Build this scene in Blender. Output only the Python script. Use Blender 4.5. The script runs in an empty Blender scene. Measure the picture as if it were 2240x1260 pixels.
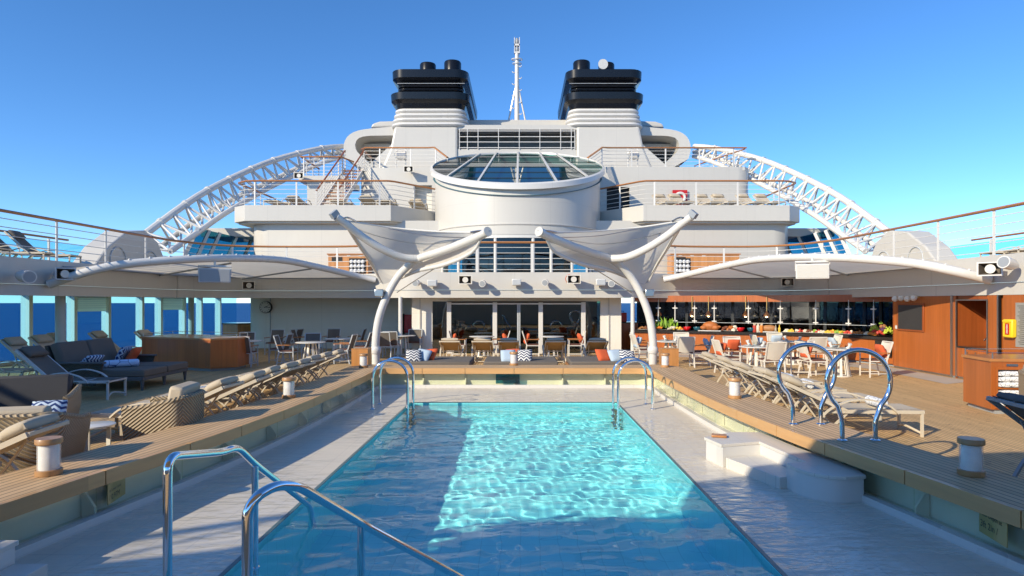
import bpy, math, random
from mathutils import Vector, Matrix
S = bpy.context.scene
COL = S.collection
R = math.radians
rnd = random.Random(7)
# ------------------------------------------------------------ camera
EYE, FPX = 1.95, 1400.0
cd = bpy.data.cameras.new('camera'); cam = bpy.data.objects.new('camera', cd); COL.objects.link(cam)
cam.location = (0, 0, EYE); cam.rotation_euler = (R(90), 0, 0)
cd.sensor_width = 36; cd.lens = 22.5; cd.shift_x = -17/2240; cd.shift_y = 32/2240
cd.clip_start = .05; cd.clip_end = 60000
S.camera = cam
# ------------------------------------------------------------ sky, sun, exposure
SUN = Vector((2.2, 2.0, -1.41)).normalized()
w = bpy.data.worlds.new("World"); S.world = w; w.use_nodes = True; nt = w.node_tree
sk = nt.nodes.new('ShaderNodeTexSky'); sk.sky_type = 'NISHITA'; sk.sun_disc = False
sk.sun_elevation = R(25.4); sk.sun_rotation = math.atan2(-SUN.x, -SUN.y)
sk.air_density = .72; sk.dust_density = 0.0; sk.ozone_density = 5.5; sk.altitude = 0
hs = nt.nodes.new('ShaderNodeHueSaturation'); hs.inputs['Saturation'].default_value = 1.12; nt.links.new(sk.outputs[0], hs.inputs['Color']); tn = nt.nodes.new('ShaderNodeMix'); tn.data_type = 'RGBA'; tn.blend_type = 'MULTIPLY'; tn.inputs[0].default_value = 1; tn.inputs[7].default_value = (1.0, .945, .92, 1); nt.links.new(hs.outputs[0], tn.inputs[6]); nt.links.new(tn.outputs[2], nt.nodes['Background'].inputs[0]); nt.nodes['Background'].inputs[1].default_value = .145
sl = bpy.data.lights.new('sun', 'SUN'); sl.energy = 3.25; sl.angle = R(.5); sl.color = (1, .885, .68)
so = bpy.data.objects.new('sun', sl); COL.objects.link(so); so.rotation_euler = SUN.to_track_quat('-Z', 'Y').to_euler()
so.location = (-20, -20, 15)
sl.cycles.is_caustics_light = True
S.view_settings.view_transform = 'Standard'; S.view_settings.look = 'None'; S.view_settings.exposure = .80; S.view_settings.gamma = 1
S.cycles.use_denoising = True; S.cycles.caustics_refractive = True; S.cycles.caustics_reflective = False
S.cycles.sample_clamp_indirect = 6; S.cycles.max_bounces = 10; S.cycles.transparent_max_bounces = 16
# ------------------------------------------------------------ helpers
def at(px, py, Y): return Vector(((px-1137)*Y/FPX, Y, EYE-(py-662)*Y/FPX))
def gz(px, py, z=0):
    Y = (EYE-z)*FPX/(py-662); return Vector(((px-1137)*Y/FPX, Y, z))
XC = -.13
class MB:
    def __init__(s): s.v = []; s.f = []; s.uv = []
    def add(s, vs, fs, uvs=None):
        n = len(s.v); s.v += [tuple(p) for p in vs]
        for k, f in enumerate(fs):
            s.f.append(tuple(i+n for i in f)); s.uv.append(uvs[k] if uvs else None)
        return s
    def box(s, x0, x1, y0, y1, z0, z1, M=None):
        v = [Vector((x, y, z)) for x in (x0, x1) for y in (y0, y1) for z in (z0, z1)]
        if M is not None: v = [M @ p for p in v]
        return s.add(v, [(0,1,3,2),(4,6,7,5),(0,4,5,1),(2,3,7,6),(0,2,6,4),(1,5,7,3)])
    def bar(s, a, b, w, h=None, up=(0,0,1)):
        """rectangular bar from a to b, w wide, h tall"""
        a, b = Vector(a), Vector(b); h = h or w; d = (b-a).normalized(); u = Vector(up)
        if abs(d.dot(u)) > .98: u = Vector((0, 1, 0))
        r = d.cross(u).normalized(); u = r.cross(d).normalized()
        v = [p + r*i*w/2 + u*j*h/2 for p in (a, b) for i in (-1, 1) for j in (-1, 1)]
        return s.add(v, [(0,1,3,2),(4,6,7,5),(0,4,5,1),(2,3,7,6),(0,2,6,4),(1,5,7,3)])
    def tube(s, pts, r, n=8, closed=False, caps=True, r2=None):
        pts = [Vector(p) for p in pts]; m = len(pts); vs = []; fs = []; prev = None
        for i, p in enumerate(pts):
            if closed: t = (pts[(i+1) % m]-pts[i-1])
            else: t = pts[min(i+1, m-1)]-pts[max(i-1, 0)]
            t.normalize()
            if prev is None:
                u = Vector((0, 0, 1)) if abs(t.z) < .9 else Vector((1, 0, 0))
                x = t.cross(u).normalized()
            else:
                x = (prev - t*prev.dot(t)).normalized()
            prev = x; y = t.cross(x)
            rr = r if not isinstance(r, (list, tuple)) else r[i]
            ry = rr if r2 is None else r2
            for k in range(n):
                a = 2*math.pi*k/n; vs.append(p + x*math.cos(a)*rr + y*math.sin(a)*ry)
        for i in range(m if closed else m-1):
            j = (i+1) % m
            for k in range(n):
                l = (k+1) % n; fs.append((i*n+k, i*n+l, j*n+l, j*n+k))
        if caps and not closed:
            fs.append(tuple(range(n-1, -1, -1))); fs.append(tuple((m-1)*n+k for k in range(n)))
        return s.add(vs, fs)
    def cyl(s, p, r, h, n=20, r1=None):
        p = Vector(p); return s.tube([p, p+Vector((0, 0, h))], [r, r if r1 is None else r1], n)
    def lathe(s, c, prof, n=24):
        c = Vector(c); vs = []; fs = []
        for r, z in prof:
            for k in range(n):
                a = 2*math.pi*k/n; vs.append(c+Vector((r*math.cos(a), r*math.sin(a), z)))
        for i in range(len(prof)-1):
            for k in range(n):
                l = (k+1) % n; fs.append((i*n+k, i*n+l, (i+1)*n+l, (i+1)*n+k))
        fs.append(tuple(range(n-1, -1, -1))); fs.append(tuple((len(prof)-1)*n+k for k in range(n)))
        return s.add(vs, fs)
    def prism(s, poly, z0, z1, M=None):
        """polygon (x,y) pushed from z0 to z1; M maps the result"""
        a = sum(poly[i][0]*poly[(i+1) % len(poly)][1]-poly[(i+1) % len(poly)][0]*poly[i][1] for i in range(len(poly)))
        if a < 0: poly = poly[::-1]
        n = len(poly); v = [Vector((x, y, z0)) for x, y in poly]+[Vector((x, y, z1)) for x, y in poly]
        if M is not None: v = [M @ p for p in v]
        return s.add(v, [tuple(range(n-1, -1, -1)), tuple(range(n, 2*n))]+[(i, (i+1) % n, n+(i+1) % n, n+i) for i in range(n)])
    def strip(s, A, B, flip=False):
        n = len(A); f = [(i, i+1, n+i+1, n+i) for i in range(n-1)]
        if flip: f = [q[::-1] for q in f]
        return s.add(list(A)+list(B), f)
    def wall(s, path, z0, z1, t=.12):
        """upright wall of thickness t along a plan path (thickness grows to its outer side)"""
        P = [Vector((p[0], p[1], 0)) for p in path]; O = offs(P, t); n = len(P)
        v = [Vector((p.x, p.y, z)) for z in (z0, z1) for p in P]+[Vector((p.x, p.y, z)) for z in (z0, z1) for p in O]
        f = []
        for i in range(n-1):
            f += [(i, i+1, n+i+1, n+i), (2*n+i+1, 2*n+i, 3*n+i, 3*n+i+1), (n+i, n+i+1, 3*n+i+1, 3*n+i), (i+1, i, 2*n+i, 2*n+i+1)]
        f += [(0, n, 3*n, 2*n), (n-1, 3*n-1, 4*n-1, 2*n-1)]
        return s.add(v, f)
    def ball(s, c, rx, ry=None, rz=None, n=10, m=7, M=None):
        ry = rx if ry is None else ry; rz = rx if rz is None else rz; c = Vector(c); vs = []; fs = []
        for i in range(m+1):
            t = math.pi*i/m
            for k in range(n):
                a = 2*math.pi*k/n
                p = Vector((rx*math.sin(t)*math.cos(a), ry*math.sin(t)*math.sin(a), rz*math.cos(t)))
                vs.append(c+(M @ p if M is not None else p))
        for i in range(m):
            for k in range(n):
                l = (k+1) % n; fs.append((i*n+l, i*n+k, (i+1)*n+k, (i+1)*n+l))
        return s.add(vs, fs)
    def cushion(s, lx, ly, lz, M=None, n=7, puff=.45):
        """soft slab centred on the origin: edges thin, middle full"""
        vs = []; fs = []
        def hh(u, v): return lz/2*(1-puff+puff*((1-u**4)*(1-v**4))**.5)
        for sgn in (1, -1):
            for i in range(n+1):
                for j in range(n+1):
                    u, v = -1+2*i/n, -1+2*j/n
                    k = 1-.05*puff*(abs(u*v))
                    p = Vector((u*lx/2*k, v*ly/2*k, sgn*hh(u, v))); vs.append(M @ p if M is not None else p)
        q = (n+1)**2
        for i in range(n):
            for j in range(n):
                a = i*(n+1)+j; fs.append((a, a+n+1, a+n+2, a+1)); fs.append((q+a, q+a+1, q+a+n+2, q+a+n+1))
        for i in range(n):
            fs.append((i, i+1, q+i+1, q+i)); a = n*(n+1)+i; fs.append((a+1, a, q+a, q+a+1))
            b = i*(n+1); fs.append((b+n+1, b, q+b, q+b+n+1)); b += n; fs.append((b, b+n+1, q+b+n+1, q+b))
        return s.add(vs, fs)
    def build(s, name, m, parent=None, smooth=35, bevel=0, loc=None):
        me = bpy.data.meshes.new(name); me.from_pydata(s.v, [], s.f)
        if any(u is not None for u in s.uv):
            L = me.uv_layers.new(name='UVMap'); i = 0
            for p in me.polygons:
                u = s.uv[p.index]
                for k in range(p.loop_total): L.data[p.loop_start+k].uv = u[k] if u else (0, 0)
        me.materials.append(m)
        if smooth:
            for p in me.polygons: p.use_smooth = True
            me.set_sharp_from_angle(angle=R(smooth))
        o = bpy.data.objects.new(name, me); COL.objects.link(o)
        if parent is not None: o.parent = parent
        if loc is not None: o.location = loc
        if bevel:
            b = o.modifiers.new('edge', 'BEVEL'); b.width = bevel; b.segments = 2; b.limit_method = 'ANGLE'; b.angle_limit = R(40)
        return o
def offs(P, t):
    """plan path pushed sideways by t (to the side of (dy,-dx) reversed)"""
    O = []
    for i, p in enumerate(P):
        d = P[min(i+1, len(P)-1)]-P[max(i-1, 0)]; d.z = 0; d.normalize()
        O.append(p+Vector((-d.y, d.x, 0))*t)
    return O
def spline(P, n=8, closed=False):
    P = [Vector(p) for p in P]; out = []
    m = len(P)
    for i in range(m if closed else m-1):
        p0 = P[i-1] if (i > 0 or closed) else P[0]; p1 = P[i]; p2 = P[(i+1) % m]; p3 = P[(i+2) % m] if (i+2 < m or closed) else P[-1]
        for k in range(n):
            t = k/n
            out.append(.5*((2*p1)+(p2-p0)*t+(2*p0-5*p1+4*p2-p3)*t*t+(3*p1-p0-3*p2+p3)*t**3))
    if not closed: out.append(P[-1].copy())
    return out
def fillet(P, r, n=5):
    """polyline with its corners rounded"""
    P = [Vector(p) for p in P]; out = [P[0]]
    for i in range(1, len(P)-1):
        a, b, c = P[i-1], P[i], P[i+1]; u = a-b; v = c-b; k = min(r, u.length*.49, v.length*.49)
        p, q = b+u.normalized()*k, b+v.normalized()*k
        for j in range(n+1):
            t = j/n; out.append(p*(1-t)**2+b*2*t*(1-t)+q*t*t)
    out.append(P[-1]); return out
def resample(P, step):
    P = [Vector(p) for p in P]; L = [0]
    for a, b in zip(P, P[1:]): L.append(L[-1]+(b-a).length)
    n = max(1, round(L[-1]/step)); out = []
    for k in range(n+1):
        d = L[-1]*k/n; i = 0
        while i < len(P)-2 and L[i+1] < d: i += 1
        t = (d-L[i])/max(1e-9, L[i+1]-L[i]); out.append(P[i].lerp(P[i+1], t))
    return out
def tag(o, label=None, cat=None, group=None, kind=None):
    if label: o['label'] = label
    if cat: o['category'] = cat
    if group: o['group'] = group
    if kind: o['kind'] = kind
    return o
def thing(name, label, cat, loc=(0, 0, 0), rz=0, group=None):
    o = bpy.data.objects.new(name, None); COL.objects.link(o); o.empty_display_size = .2
    o.location = loc; o.rotation_euler = (0, 0, rz); return tag(o, label, cat, group)
def struct(name, mb, m, **k): return tag(mb.build(name, m, **k), kind='structure')
def dup(root, loc, rz, label=None, group=None):
    r = root.copy(); COL.objects.link(r); r.location = loc; r.rotation_euler = (0, 0, rz)
    if label: r['label'] = label
    if group: r['group'] = group
    for ch in list(root.children):
        c = ch.copy(); COL.objects.link(c); c.parent = r
        for g in list(ch.children):
            d = g.copy(); COL.objects.link(d); d.parent = c
    return r
def Mx(loc=(0, 0, 0), rx=0, ry=0, rz=0):
    return Matrix.Translation(loc) @ Matrix.Rotation(rz, 4, 'Z') @ Matrix.Rotation(ry, 4, 'Y') @ Matrix.Rotation(rx, 4, 'X')
# ------------------------------------------------------------ materials
class NT:
    def __init__(s, name):
        s.m = bpy.data.materials.new(name); s.m.use_nodes = True; s.t = s.m.node_tree
        s.bsdf = s.t.nodes['Principled BSDF']; s.out = s.t.nodes['Material Output']
    def n(s, typ, **k):
        x = s.t.nodes.new(typ)
        for a, b in k.items(): setattr(x, a, b)
        return x
    def l(s, a, b): s.t.links.new(a, b)
    def math(s, op, a, b=None, c=None):
        x = s.n('ShaderNodeMath', operation=op)
        for i, v in enumerate((a, b, c)):
            if v is None: continue
            if isinstance(v, (int, float)): x.inputs[i].default_value = v
            else: s.l(v, x.inputs[i])
        return x.outputs[0]
    def mix(s, f, a, b, blend='MIX'):
        x = s.n('ShaderNodeMix', data_type='RGBA', blend_type=blend)
        for i, v in ((0, f), (6, a), (7, b)):
            if isinstance(v, (int, float)): x.inputs[i].default_value = v
            elif isinstance(v, tuple): x.inputs[i].default_value = (*v, 1)
            else: s.l(v, x.inputs[i])
        return x.outputs[2]
    def noise(s, scale, detail=3, vec=None, stretch=None, rough=.5):
        x = s.n('ShaderNodeTexNoise'); x.inputs['Scale'].default_value = scale; x.inputs['Detail'].default_value = detail
        x.inputs['Roughness'].default_value = rough
        if vec is None: vec = s.pos()
        if stretch:
            mp = s.n('ShaderNodeMapping'); mp.inputs['Scale'].default_value = stretch; s.l(vec, mp.inputs[0]); vec = mp.outputs[0]
        s.l(vec, x.inputs['Vector']); return x.outputs['Fac']
    def pos(s): return s.n('ShaderNodeTexCoord').outputs['Object']
    def gpos(s): return s.n('ShaderNodeNewGeometry').outputs['Position']
    def uv(s): return s.n('ShaderNodeTexCoord').outputs['UV']
    def xyz(s, v):
        x = s.n('ShaderNodeSeparateXYZ'); s.l(v, x.inputs[0]); return x.outputs
    def set(s, **k):
        for a, b in k.items():
            i = s.bsdf.inputs[a.replace('_', ' ')]
            if isinstance(b, tuple): i.default_value = (*b, 1)
            elif isinstance(b, (int, float)): i.default_value = b
            else: s.l(b, i)
        return s
    def bump(s, h, strength=.3, dist=.01):
        b = s.n('ShaderNodeBump'); b.inputs['Strength'].default_value = strength; b.inputs['Distance'].default_value = dist
        s.l(h, b.inputs['Height']); s.l(b.outputs[0], s.bsdf.inputs['Normal']); return s
def plain(name, c, rough=.5, metal=0, var=.08, scale=3, bump=0, spec=None):
    t = NT(name); n = t.noise(scale, 4)
    t.set(Base_Color=t.mix(n, tuple(x*(1-var) for x in c), tuple(min(1, x*(1+var)) for x in c)), Roughness=rough, Metallic=metal)
    if spec is not None: t.set(Specular_IOR_Level=spec)
    if bump: t.bump(t.noise(scale*12, 3), bump, .005)
    return t.m
def paint(name, c, rough=.32, streak=.06):
    t = NT(name); p = t.gpos()
    n = t.noise(.9, 4, p); st = t.noise(3, 3, p, (1.6, 1.6, .12))
    f = t.math('ADD', t.math('MULTIPLY', n, .6), t.math('MULTIPLY', st, .4))
    t.set(Base_Color=t.mix(f, tuple(x*(1-streak) for x in c), tuple(min(1, x*(1+streak*.6)) for x in c)),
          Roughness=t.math('ADD', t.math('MULTIPLY', n, .15), rough-.07))
    X = t.xyz(p)
    v = t.math('LESS_THAN', t.math('FRACT', t.math('DIVIDE', t.math('ADD', X[0], t.math('MULTIPLY', X[1], .31)), 2.37)), .009); hl = t.math('LESS_THAN', t.math('FRACT', t.math('DIVIDE', X[2], 1.53)), .010)
    sm = t.math('MAXIMUM', v, hl); dirt = t.noise(2.2, 5, p, (2.6, 2.6, .22), .7)
    dk = t.math('MULTIPLY', t.math('MAXIMUM', t.math('SUBTRACT', dirt, .56), 0), .55)
    base = t.bsdf.inputs['Base Color'].links[0].from_socket
    c1 = t.mix(t.math('MULTIPLY', sm, .16), base, tuple(x*.45 for x in c)); t.l(t.mix(dk, c1, (c[0]*.62, c[1]*.54, c[2]*.42)), t.bsdf.inputs['Base Color'])
    t.bump(t.math('SUBTRACT', t.noise(.8, 2, p), t.math('MULTIPLY', sm, .3)), .15, .02); return t.m
def planks(name, c, src, axis, width, gap=.09, caulk=(.045, .035, .028), rough=.55, var=.3, grain=(1, 1, 1), seam=None):
    t = NT(name); p = t.gpos() if src == 'world' else (t.uv() if src == 'uv' else t.pos()); X = t.xyz(p)
    a = t.math('DIVIDE', X[axis], width); fr = t.math('FRACT', a); idx = t.math('FLOOR', a)
    line = t.math('LESS_THAN', fr, gap)
    wn = t.n('ShaderNodeTexWhiteNoise', noise_dimensions='1D'); t.l(idx, wn.inputs['W'])
    if seam is not None:
        b = t.math('DIVIDE', t.math('ADD', X[1-axis], t.math('MULTIPLY', wn.outputs['Value'], seam)), seam)
        line = t.math('MAXIMUM', line, t.math('LESS_THAN', t.math('FRACT', b), .006))
        wn2 = t.n('ShaderNodeTexWhiteNoise', noise_dimensions='2D'); cb = t.n('ShaderNodeCombineXYZ'); t.l(idx, cb.inputs[0]); t.l(t.math('FLOOR', b), cb.inputs[1])
        t.l(cb.outputs[0], wn2.inputs['Vector']); rv = wn2.outputs['Value']
    else: rv = wn.outputs['Value']
    g = t.noise(9, 5, p, grain, .65); big = t.noise(.6, 3, p)
    f = t.math('ADD', t.math('MULTIPLY', rv, .35), t.math('ADD', t.math('MULTIPLY', g, .4), t.math('MULTIPLY', big, .25)))
    wood = t.mix(f, tuple(x*(1-var) for x in c), tuple(x*(1+var) for x in c))
    t.set(Base_Color=t.mix(line, wood, caulk), Roughness=t.math('ADD', t.math('MULTIPLY', g, .25), rough-.1), Specular_IOR_Level=.22)
    t.bump(t.math('SUBTRACT', t.math('MULTIPLY', g, .3), line), .35, .004); return t.m
def veneer(name, c, scale=(14, 14, .7), var=.35, rough=.3, board=.14):
    t = NT(name); p = t.pos(); g = t.noise(1.2, 6, p, scale, .6); X = t.xyz(p)
    s = t.math('ADD', X[0], X[1]); wn = t.n('ShaderNodeTexWhiteNoise', noise_dimensions='1D'); a = t.math('DIVIDE', s, board); t.l(t.math('FLOOR', a), wn.inputs['W'])
    f = t.math('ADD', t.math('MULTIPLY', g, .75), t.math('MULTIPLY', wn.outputs['Value'], .25))
    ln = t.math('LESS_THAN', t.math('FRACT', a), .03)
    t.set(Base_Color=t.mix(t.math('MULTIPLY', ln, .35), t.mix(f, tuple(x*(1-var) for x in c), tuple(x*(1+var) for x in c)), tuple(x*.45 for x in c)), Roughness=rough)
    t.set(Coat_Weight=.25, Coat_Roughness=.15); return t.m
def thin_glass(name, tint, ior=1.45, boost=1.0, rough=0.0):
    t = NT(name); t.t.nodes.remove(t.bsdf)
    tr = t.n('ShaderNodeBsdfTransparent'); tr.inputs[0].default_value = (*tint, 1)
    gl = t.n('ShaderNodeBsdfGlossy'); gl.inputs['Roughness'].default_value = rough
    lw = t.n('ShaderNodeLayerWeight'); lw.inputs[0].default_value = .5; f0 = ((ior-1)/(ior+1))**2
    fr = t.math('MULTIPLY_ADD', t.math('POWER', lw.outputs['Facing'], 5), 1-f0, f0)
    mx = t.n('ShaderNodeMixShader'); t.l(t.math('MINIMUM', t.math('MULTIPLY', fr, boost), 1.0), mx.inputs[0]); t.l(tr.outputs[0], mx.inputs[1]); t.l(gl.outputs[0], mx.inputs[2])
    t.l(mx.outputs[0], t.out.inputs[0]); return t.m
def fabric(name, c, transl=.25, weave=120):
    t = NT(name); t.t.nodes.remove(t.bsdf); p = t.gpos()
    col = t.mix(t.noise(1.3, 3, p), tuple(x*.93 for x in c), tuple(min(1, x*1.05) for x in c))
    d = t.n('ShaderNodeBsdfDiffuse'); e = t.n('ShaderNodeBsdfTranslucent'); mx = t.n('ShaderNodeMixShader'); mx.inputs[0].default_value = transl
    bb = t.n('ShaderNodeBump'); bb.inputs['Strength'].default_value = .35; bb.inputs['Distance'].default_value = .05; t.l(t.noise(1.6, 4, p, (1, 1, .5)), bb.inputs['Height']); t.l(bb.outputs[0], d.inputs['Normal']); t.l(bb.outputs[0], e.inputs['Normal'])
    t.l(col, d.inputs[0]); t.l(col, e.inputs[0]); t.l(d.outputs[0], mx.inputs[1]); t.l(e.outputs[0], mx.inputs[2]); t.l(mx.outputs[0], t.out.inputs[0]); return t.m
def zigzag(name, c0, c1, k=12, m=7):
    t = NT(name); X = t.xyz(t.pos())
    tri = t.math('ABSOLUTE', t.math('SUBTRACT', t.math('FRACT', t.math('MULTIPLY', X[0], m)), .5))
    f = t.math('GREATER_THAN', t.math('FRACT', t.math('ADD', t.math('MULTIPLY', X[1], k), t.math('MULTIPLY', tri, 1.6))), .5)
    t.set(Base_Color=t.mix(f, c0, c1), Roughness=.85); return t.m
def wicker(name, c, k=18):
    t = NT(name); X = t.xyz(t.pos())
    s = t.math('ADD', t.math('MULTIPLY', X[2], k*1.2), t.math('MULTIPLY', t.math('ABSOLUTE', t.math('ADD', X[0], t.math('MULTIPLY', X[1], .9))), k))
    wv = t.math('SINE', t.math('MULTIPLY', s, 6.283)); u = t.math('MULTIPLY_ADD', wv, .5, .5)
    fine = t.noise(60, 2)
    f = t.math('ADD', t.math('MULTIPLY', u, .7), t.math('MULTIPLY', fine, .3))
    t.set(Base_Color=t.mix(f, tuple(x*.38 for x in c), tuple(x*1.15 for x in c)), Roughness=.6); t.bump(u, .8, .02); return t.m
def scribble(name, c, ink, scale=9, wd=.02):
    t = NT(name); v = t.n('ShaderNodeTexVoronoi', feature='DISTANCE_TO_EDGE'); v.inputs['Scale'].default_value = scale; t.l(t.pos(), v.inputs['Vector'])
    f = t.math('LESS_THAN', v.outputs['Distance'], wd)
    t.set(Base_Color=t.mix(f, c, ink), Roughness=.9); t.bump(v.outputs['Distance'], .4, .02); return t.m
def tiles(name, c, grout, size=.3, w=.02, var=.05, rough=.45):
    t = NT(name); p = t.gpos(); X = t.xyz(p)
    f = t.math('LESS_THAN', t.math('FRACT', t.math('DIVIDE', X[0], size)), w)
    g = t.math('LESS_THAN', t.math('FRACT', t.math('DIVIDE', X[1], size)), w)
    n = t.noise(2.5, 4, p)
    t.set(Base_Color=t.mix(t.math('MAXIMUM', f, g), t.mix(n, tuple(x*(1-var) for x in c), tuple(x*(1+var) for x in c)), grout), Roughness=rough); return t.m
def glow(name, c, e):
    t = NT(name); t.set(Base_Color=c, Emission_Color=c, Emission_Strength=e); return t.m
M = {}
M['white'] = paint('white_paint', (.57, .545, .495)); M['white2'] = paint('white_enamel', (.68, .66, .62), .25, .03)
M['greywall'] = paint('pale_grey_wall', (.78, .75, .67), .5)
M['deck'] = planks('teak_deck', (.61, .405, .195), 'world', 0, .078, .15, seam=2.3, grain=(9, .7, 9), var=.28)
M['bench'] = planks('teak_bench', (.61, .405, .22), 'uv', 1, .078, .13, caulk=(.09, .06, .04), grain=(.7, 9, 9), var=.25)
M['benchface'] = veneer('teak_edge', (.56, .32, .13), (.9, .9, 12), .3, .5, 60)
M['teak'] = veneer('varnished_teak', (.46, .19, .06), (3, 3, 3), .25, .3, 60)
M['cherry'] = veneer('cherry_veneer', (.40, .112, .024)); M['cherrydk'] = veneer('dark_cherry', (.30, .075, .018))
M['oak'] = veneer('box_wood', (.56, .25, .08)); M['lampwood'] = veneer('lamp_wood', (.47, .25, .10), (4, 4, 4), .25, .45, 60)
M['chrome'] = plain('chrome', (.80, .82, .85), .06, 1, .02); M['steel'] = plain('brushed_steel', (.55, .55, .54), .3, 1, .05)
M['frame'] = plain('sand_metal', (.60, .52, .40), .42, 0, .05); M['sling'] = plain('sand_sling', (.52, .44, .33), .8, 0, .07, 5, .15)
M['slingwarm'] = plain('warm_sling', (.42, .27, .12), .8, 0, .07, 5, .15)
M['cream'] = plain('cream_metal', (.72, .68, .60), .4, 0, .04); M['creamsling'] = plain('cream_sling', (.66, .61, .52), .8, 0, .06, 5, .15)
M['pillow'] = plain('sand_cushion', (.50, .42, .31), .9, 0, .08, 4, .25)
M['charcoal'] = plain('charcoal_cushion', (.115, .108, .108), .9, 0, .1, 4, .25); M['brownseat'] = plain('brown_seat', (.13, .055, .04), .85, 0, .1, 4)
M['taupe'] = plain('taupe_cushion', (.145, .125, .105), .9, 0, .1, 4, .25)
M['orange'] = plain('orange_cushion', (.62, .11, .035), .9, 0, .1, 5, .25); M['pale_blue'] = plain('pale_blue_cushion', (.42, .52, .62), .9, 0, .1, 5, .25)
M['zig'] = zigzag('zigzag_cloth', (.02, .03, .08), (.75, .75, .72)); M['zigblue'] = zigzag('navy_zigzag_cloth', (.02, .045, .16), (.55, .65, .75), 13, 7)
M['wicker'] = wicker('tan_wicker', (.42, .32, .20)); M['wickerdk'] = wicker('dark_wicker', (.10, .085, .065), 20)
M['towel'] = scribble('printed_towel', (.80, .81, .82), (.12, .13, .16), 14, .03); M['bluetowel'] = scribble('blue_towel', (.55, .66, .85), (.04, .08, .25), 5, .02)
M['canvas'] = fabric('awning_canvas', (.82, .77, .67), .5)
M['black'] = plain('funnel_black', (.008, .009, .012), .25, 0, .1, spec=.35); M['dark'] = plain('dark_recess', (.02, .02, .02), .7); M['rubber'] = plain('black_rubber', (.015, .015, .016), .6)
M['board'] = plain('blackboard', (.035, .035, .036), .6, 0, .2, 2); M['granite'] = plain('black_granite', (.03, .026, .024), .15, 0, .6, 40)
M['red'] = plain('red_enamel', (.50, .015, .012), .35); M['yellow'] = plain('yellow_plastic', (.85, .58, .02), .4, 0, .05); M['brass'] = plain('brass_plate', (.58, .43, .17), .4, .1, .05)
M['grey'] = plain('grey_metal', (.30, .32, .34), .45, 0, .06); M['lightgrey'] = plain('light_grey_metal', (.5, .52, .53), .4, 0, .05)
M['glassdoor'] = thin_glass('door_glass', (.22, .42, .38), 1.7, 2.6); M['sideglass'] = thin_glass('window_glass', (.58, .86, .95), 1.45)
M['bluescreen'] = thin_glass('blue_screen_glass', (.16, .44, .54), 1.5, 1.2); M['poolglass'] = thin_glass('bench_glass', (.95, .97, .90), 1.45)
M['clear'] = thin_glass('clear_glass', (.93, .96, .95), 1.4); M['skylight'] = thin_glass('skylight_glass', (.30, .55, .55), 1.9, 1.1)
M['darkglass'] = thin_glass('bar_glass', (.10, .10, .10), 1.5, 1.1)
t = NT('pool_ledge_tile'); p = t.gpos(); X = t.xyz(p)
f = t.math('LESS_THAN', t.math('FRACT', t.math('DIVIDE', X[0], .33)), .014); g = t.math('LESS_THAN', t.math('FRACT', t.math('DIVIDE', X[1], .33)), .014)
n = t.noise(2.2, 5, p); wet = t.noise(.55, 3, p)
t.set(Base_Color=t.mix(t.math('MULTIPLY', t.math('MAXIMUM', f, g), .55), t.mix(n, (.64, .57, .46), (.76, .69, .57)), (.33, .30, .27)), Roughness=.55, Specular_IOR_Level=.3, Coat_Roughness=.06, Coat_IOR=1.33)
t.set(Coat_Weight=t.math('MINIMUM', t.math('MAXIMUM', t.math('MULTIPLY', t.math('SUBTRACT', wet, .38), 6), .0), 1.0))
bq = t.n('ShaderNodeBump'); bq.inputs['Strength'].default_value = .9; bq.inputs['Distance'].default_value = .04; t.l(t.noise(3.2, 3, p, (1, 2.1, 1)), bq.inputs['Height']); t.l(bq.outputs[0], t.bsdf.inputs['Coat Normal'])
M['ledge'] = t.m; M['pooltile'] = tiles('pool_mosaic', (.24, .80, .83), (.18, .66, .70), .2, .035, .06)
M['cap'] = tiles('cap_stone', (.66, .62, .55), (.48, .45, .40), .3, .012)
M['gutter'] = plain('gutter_cream', (.80, .77, .70), .5)
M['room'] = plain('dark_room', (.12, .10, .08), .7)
# ============================================================ SETTING: sea, decks, pool
t = NT('sea_water'); p = t.gpos(); nz = t.noise(.35, 6, p, (1, 2.2, 1), .62); n2 = t.math('ADD', t.math('MULTIPLY', t.noise(.004, 4, p, (1, 3, 1)), .5), t.math('MULTIPLY', t.noise(.045, 5, p, (.5, 2.2, 1), .7), .5))
t.set(Base_Color=t.mix(n2, (.001, .035, .16), (.006, .105, .30)), Roughness=.45, IOR=1.2); t.bump(nz, .6, 1.2); M['sea'] = t.m
me = MB(); me.add([(-40000, -40000, -22), (40000, -40000, -22), (40000, 40000, -22), (-40000, 40000, -22)], [(0, 1, 2, 3)])
struct('sea', me, M['sea'], smooth=0)
# inner half width of the pool bench as a function of Y
AW = [(-2, 4.25), (2, 4.1), (3.5, 3.92), (4.9, 3.68), (5.85, 3.55), (6.8, 3.36), (8.2, 3.2), (9.3, 3.11), (10.5, 3.07), (12, 3.05), (13.2, 3.03), (14.0, 3.06), (14.6, 3.1)]
def aw(y):
    if y <= AW[0][0]: return AW[0][1]
    for (a, b), (c, d) in zip(AW, AW[1:]):
        if y <= c:
            u = (y-a)/(c-a); return b+(d-b)*u
    return AW[-1][1]
_ys = [1.0+.25*k for k in range(55)]; _sm = {}
def aws(y): return sum(aw(y+d)*w for d, w in ((-.7, .15), (-.35, .2), (0, .3), (.35, .2), (.7, .15)))
YF = 14.6            # far inner edge of the bench
Y0 = 1.2             # near end of the pool well
PX0, PX1, PY0, PY1, PD = -2.13, 1.89, 2.2, 12.5, -.80
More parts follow.
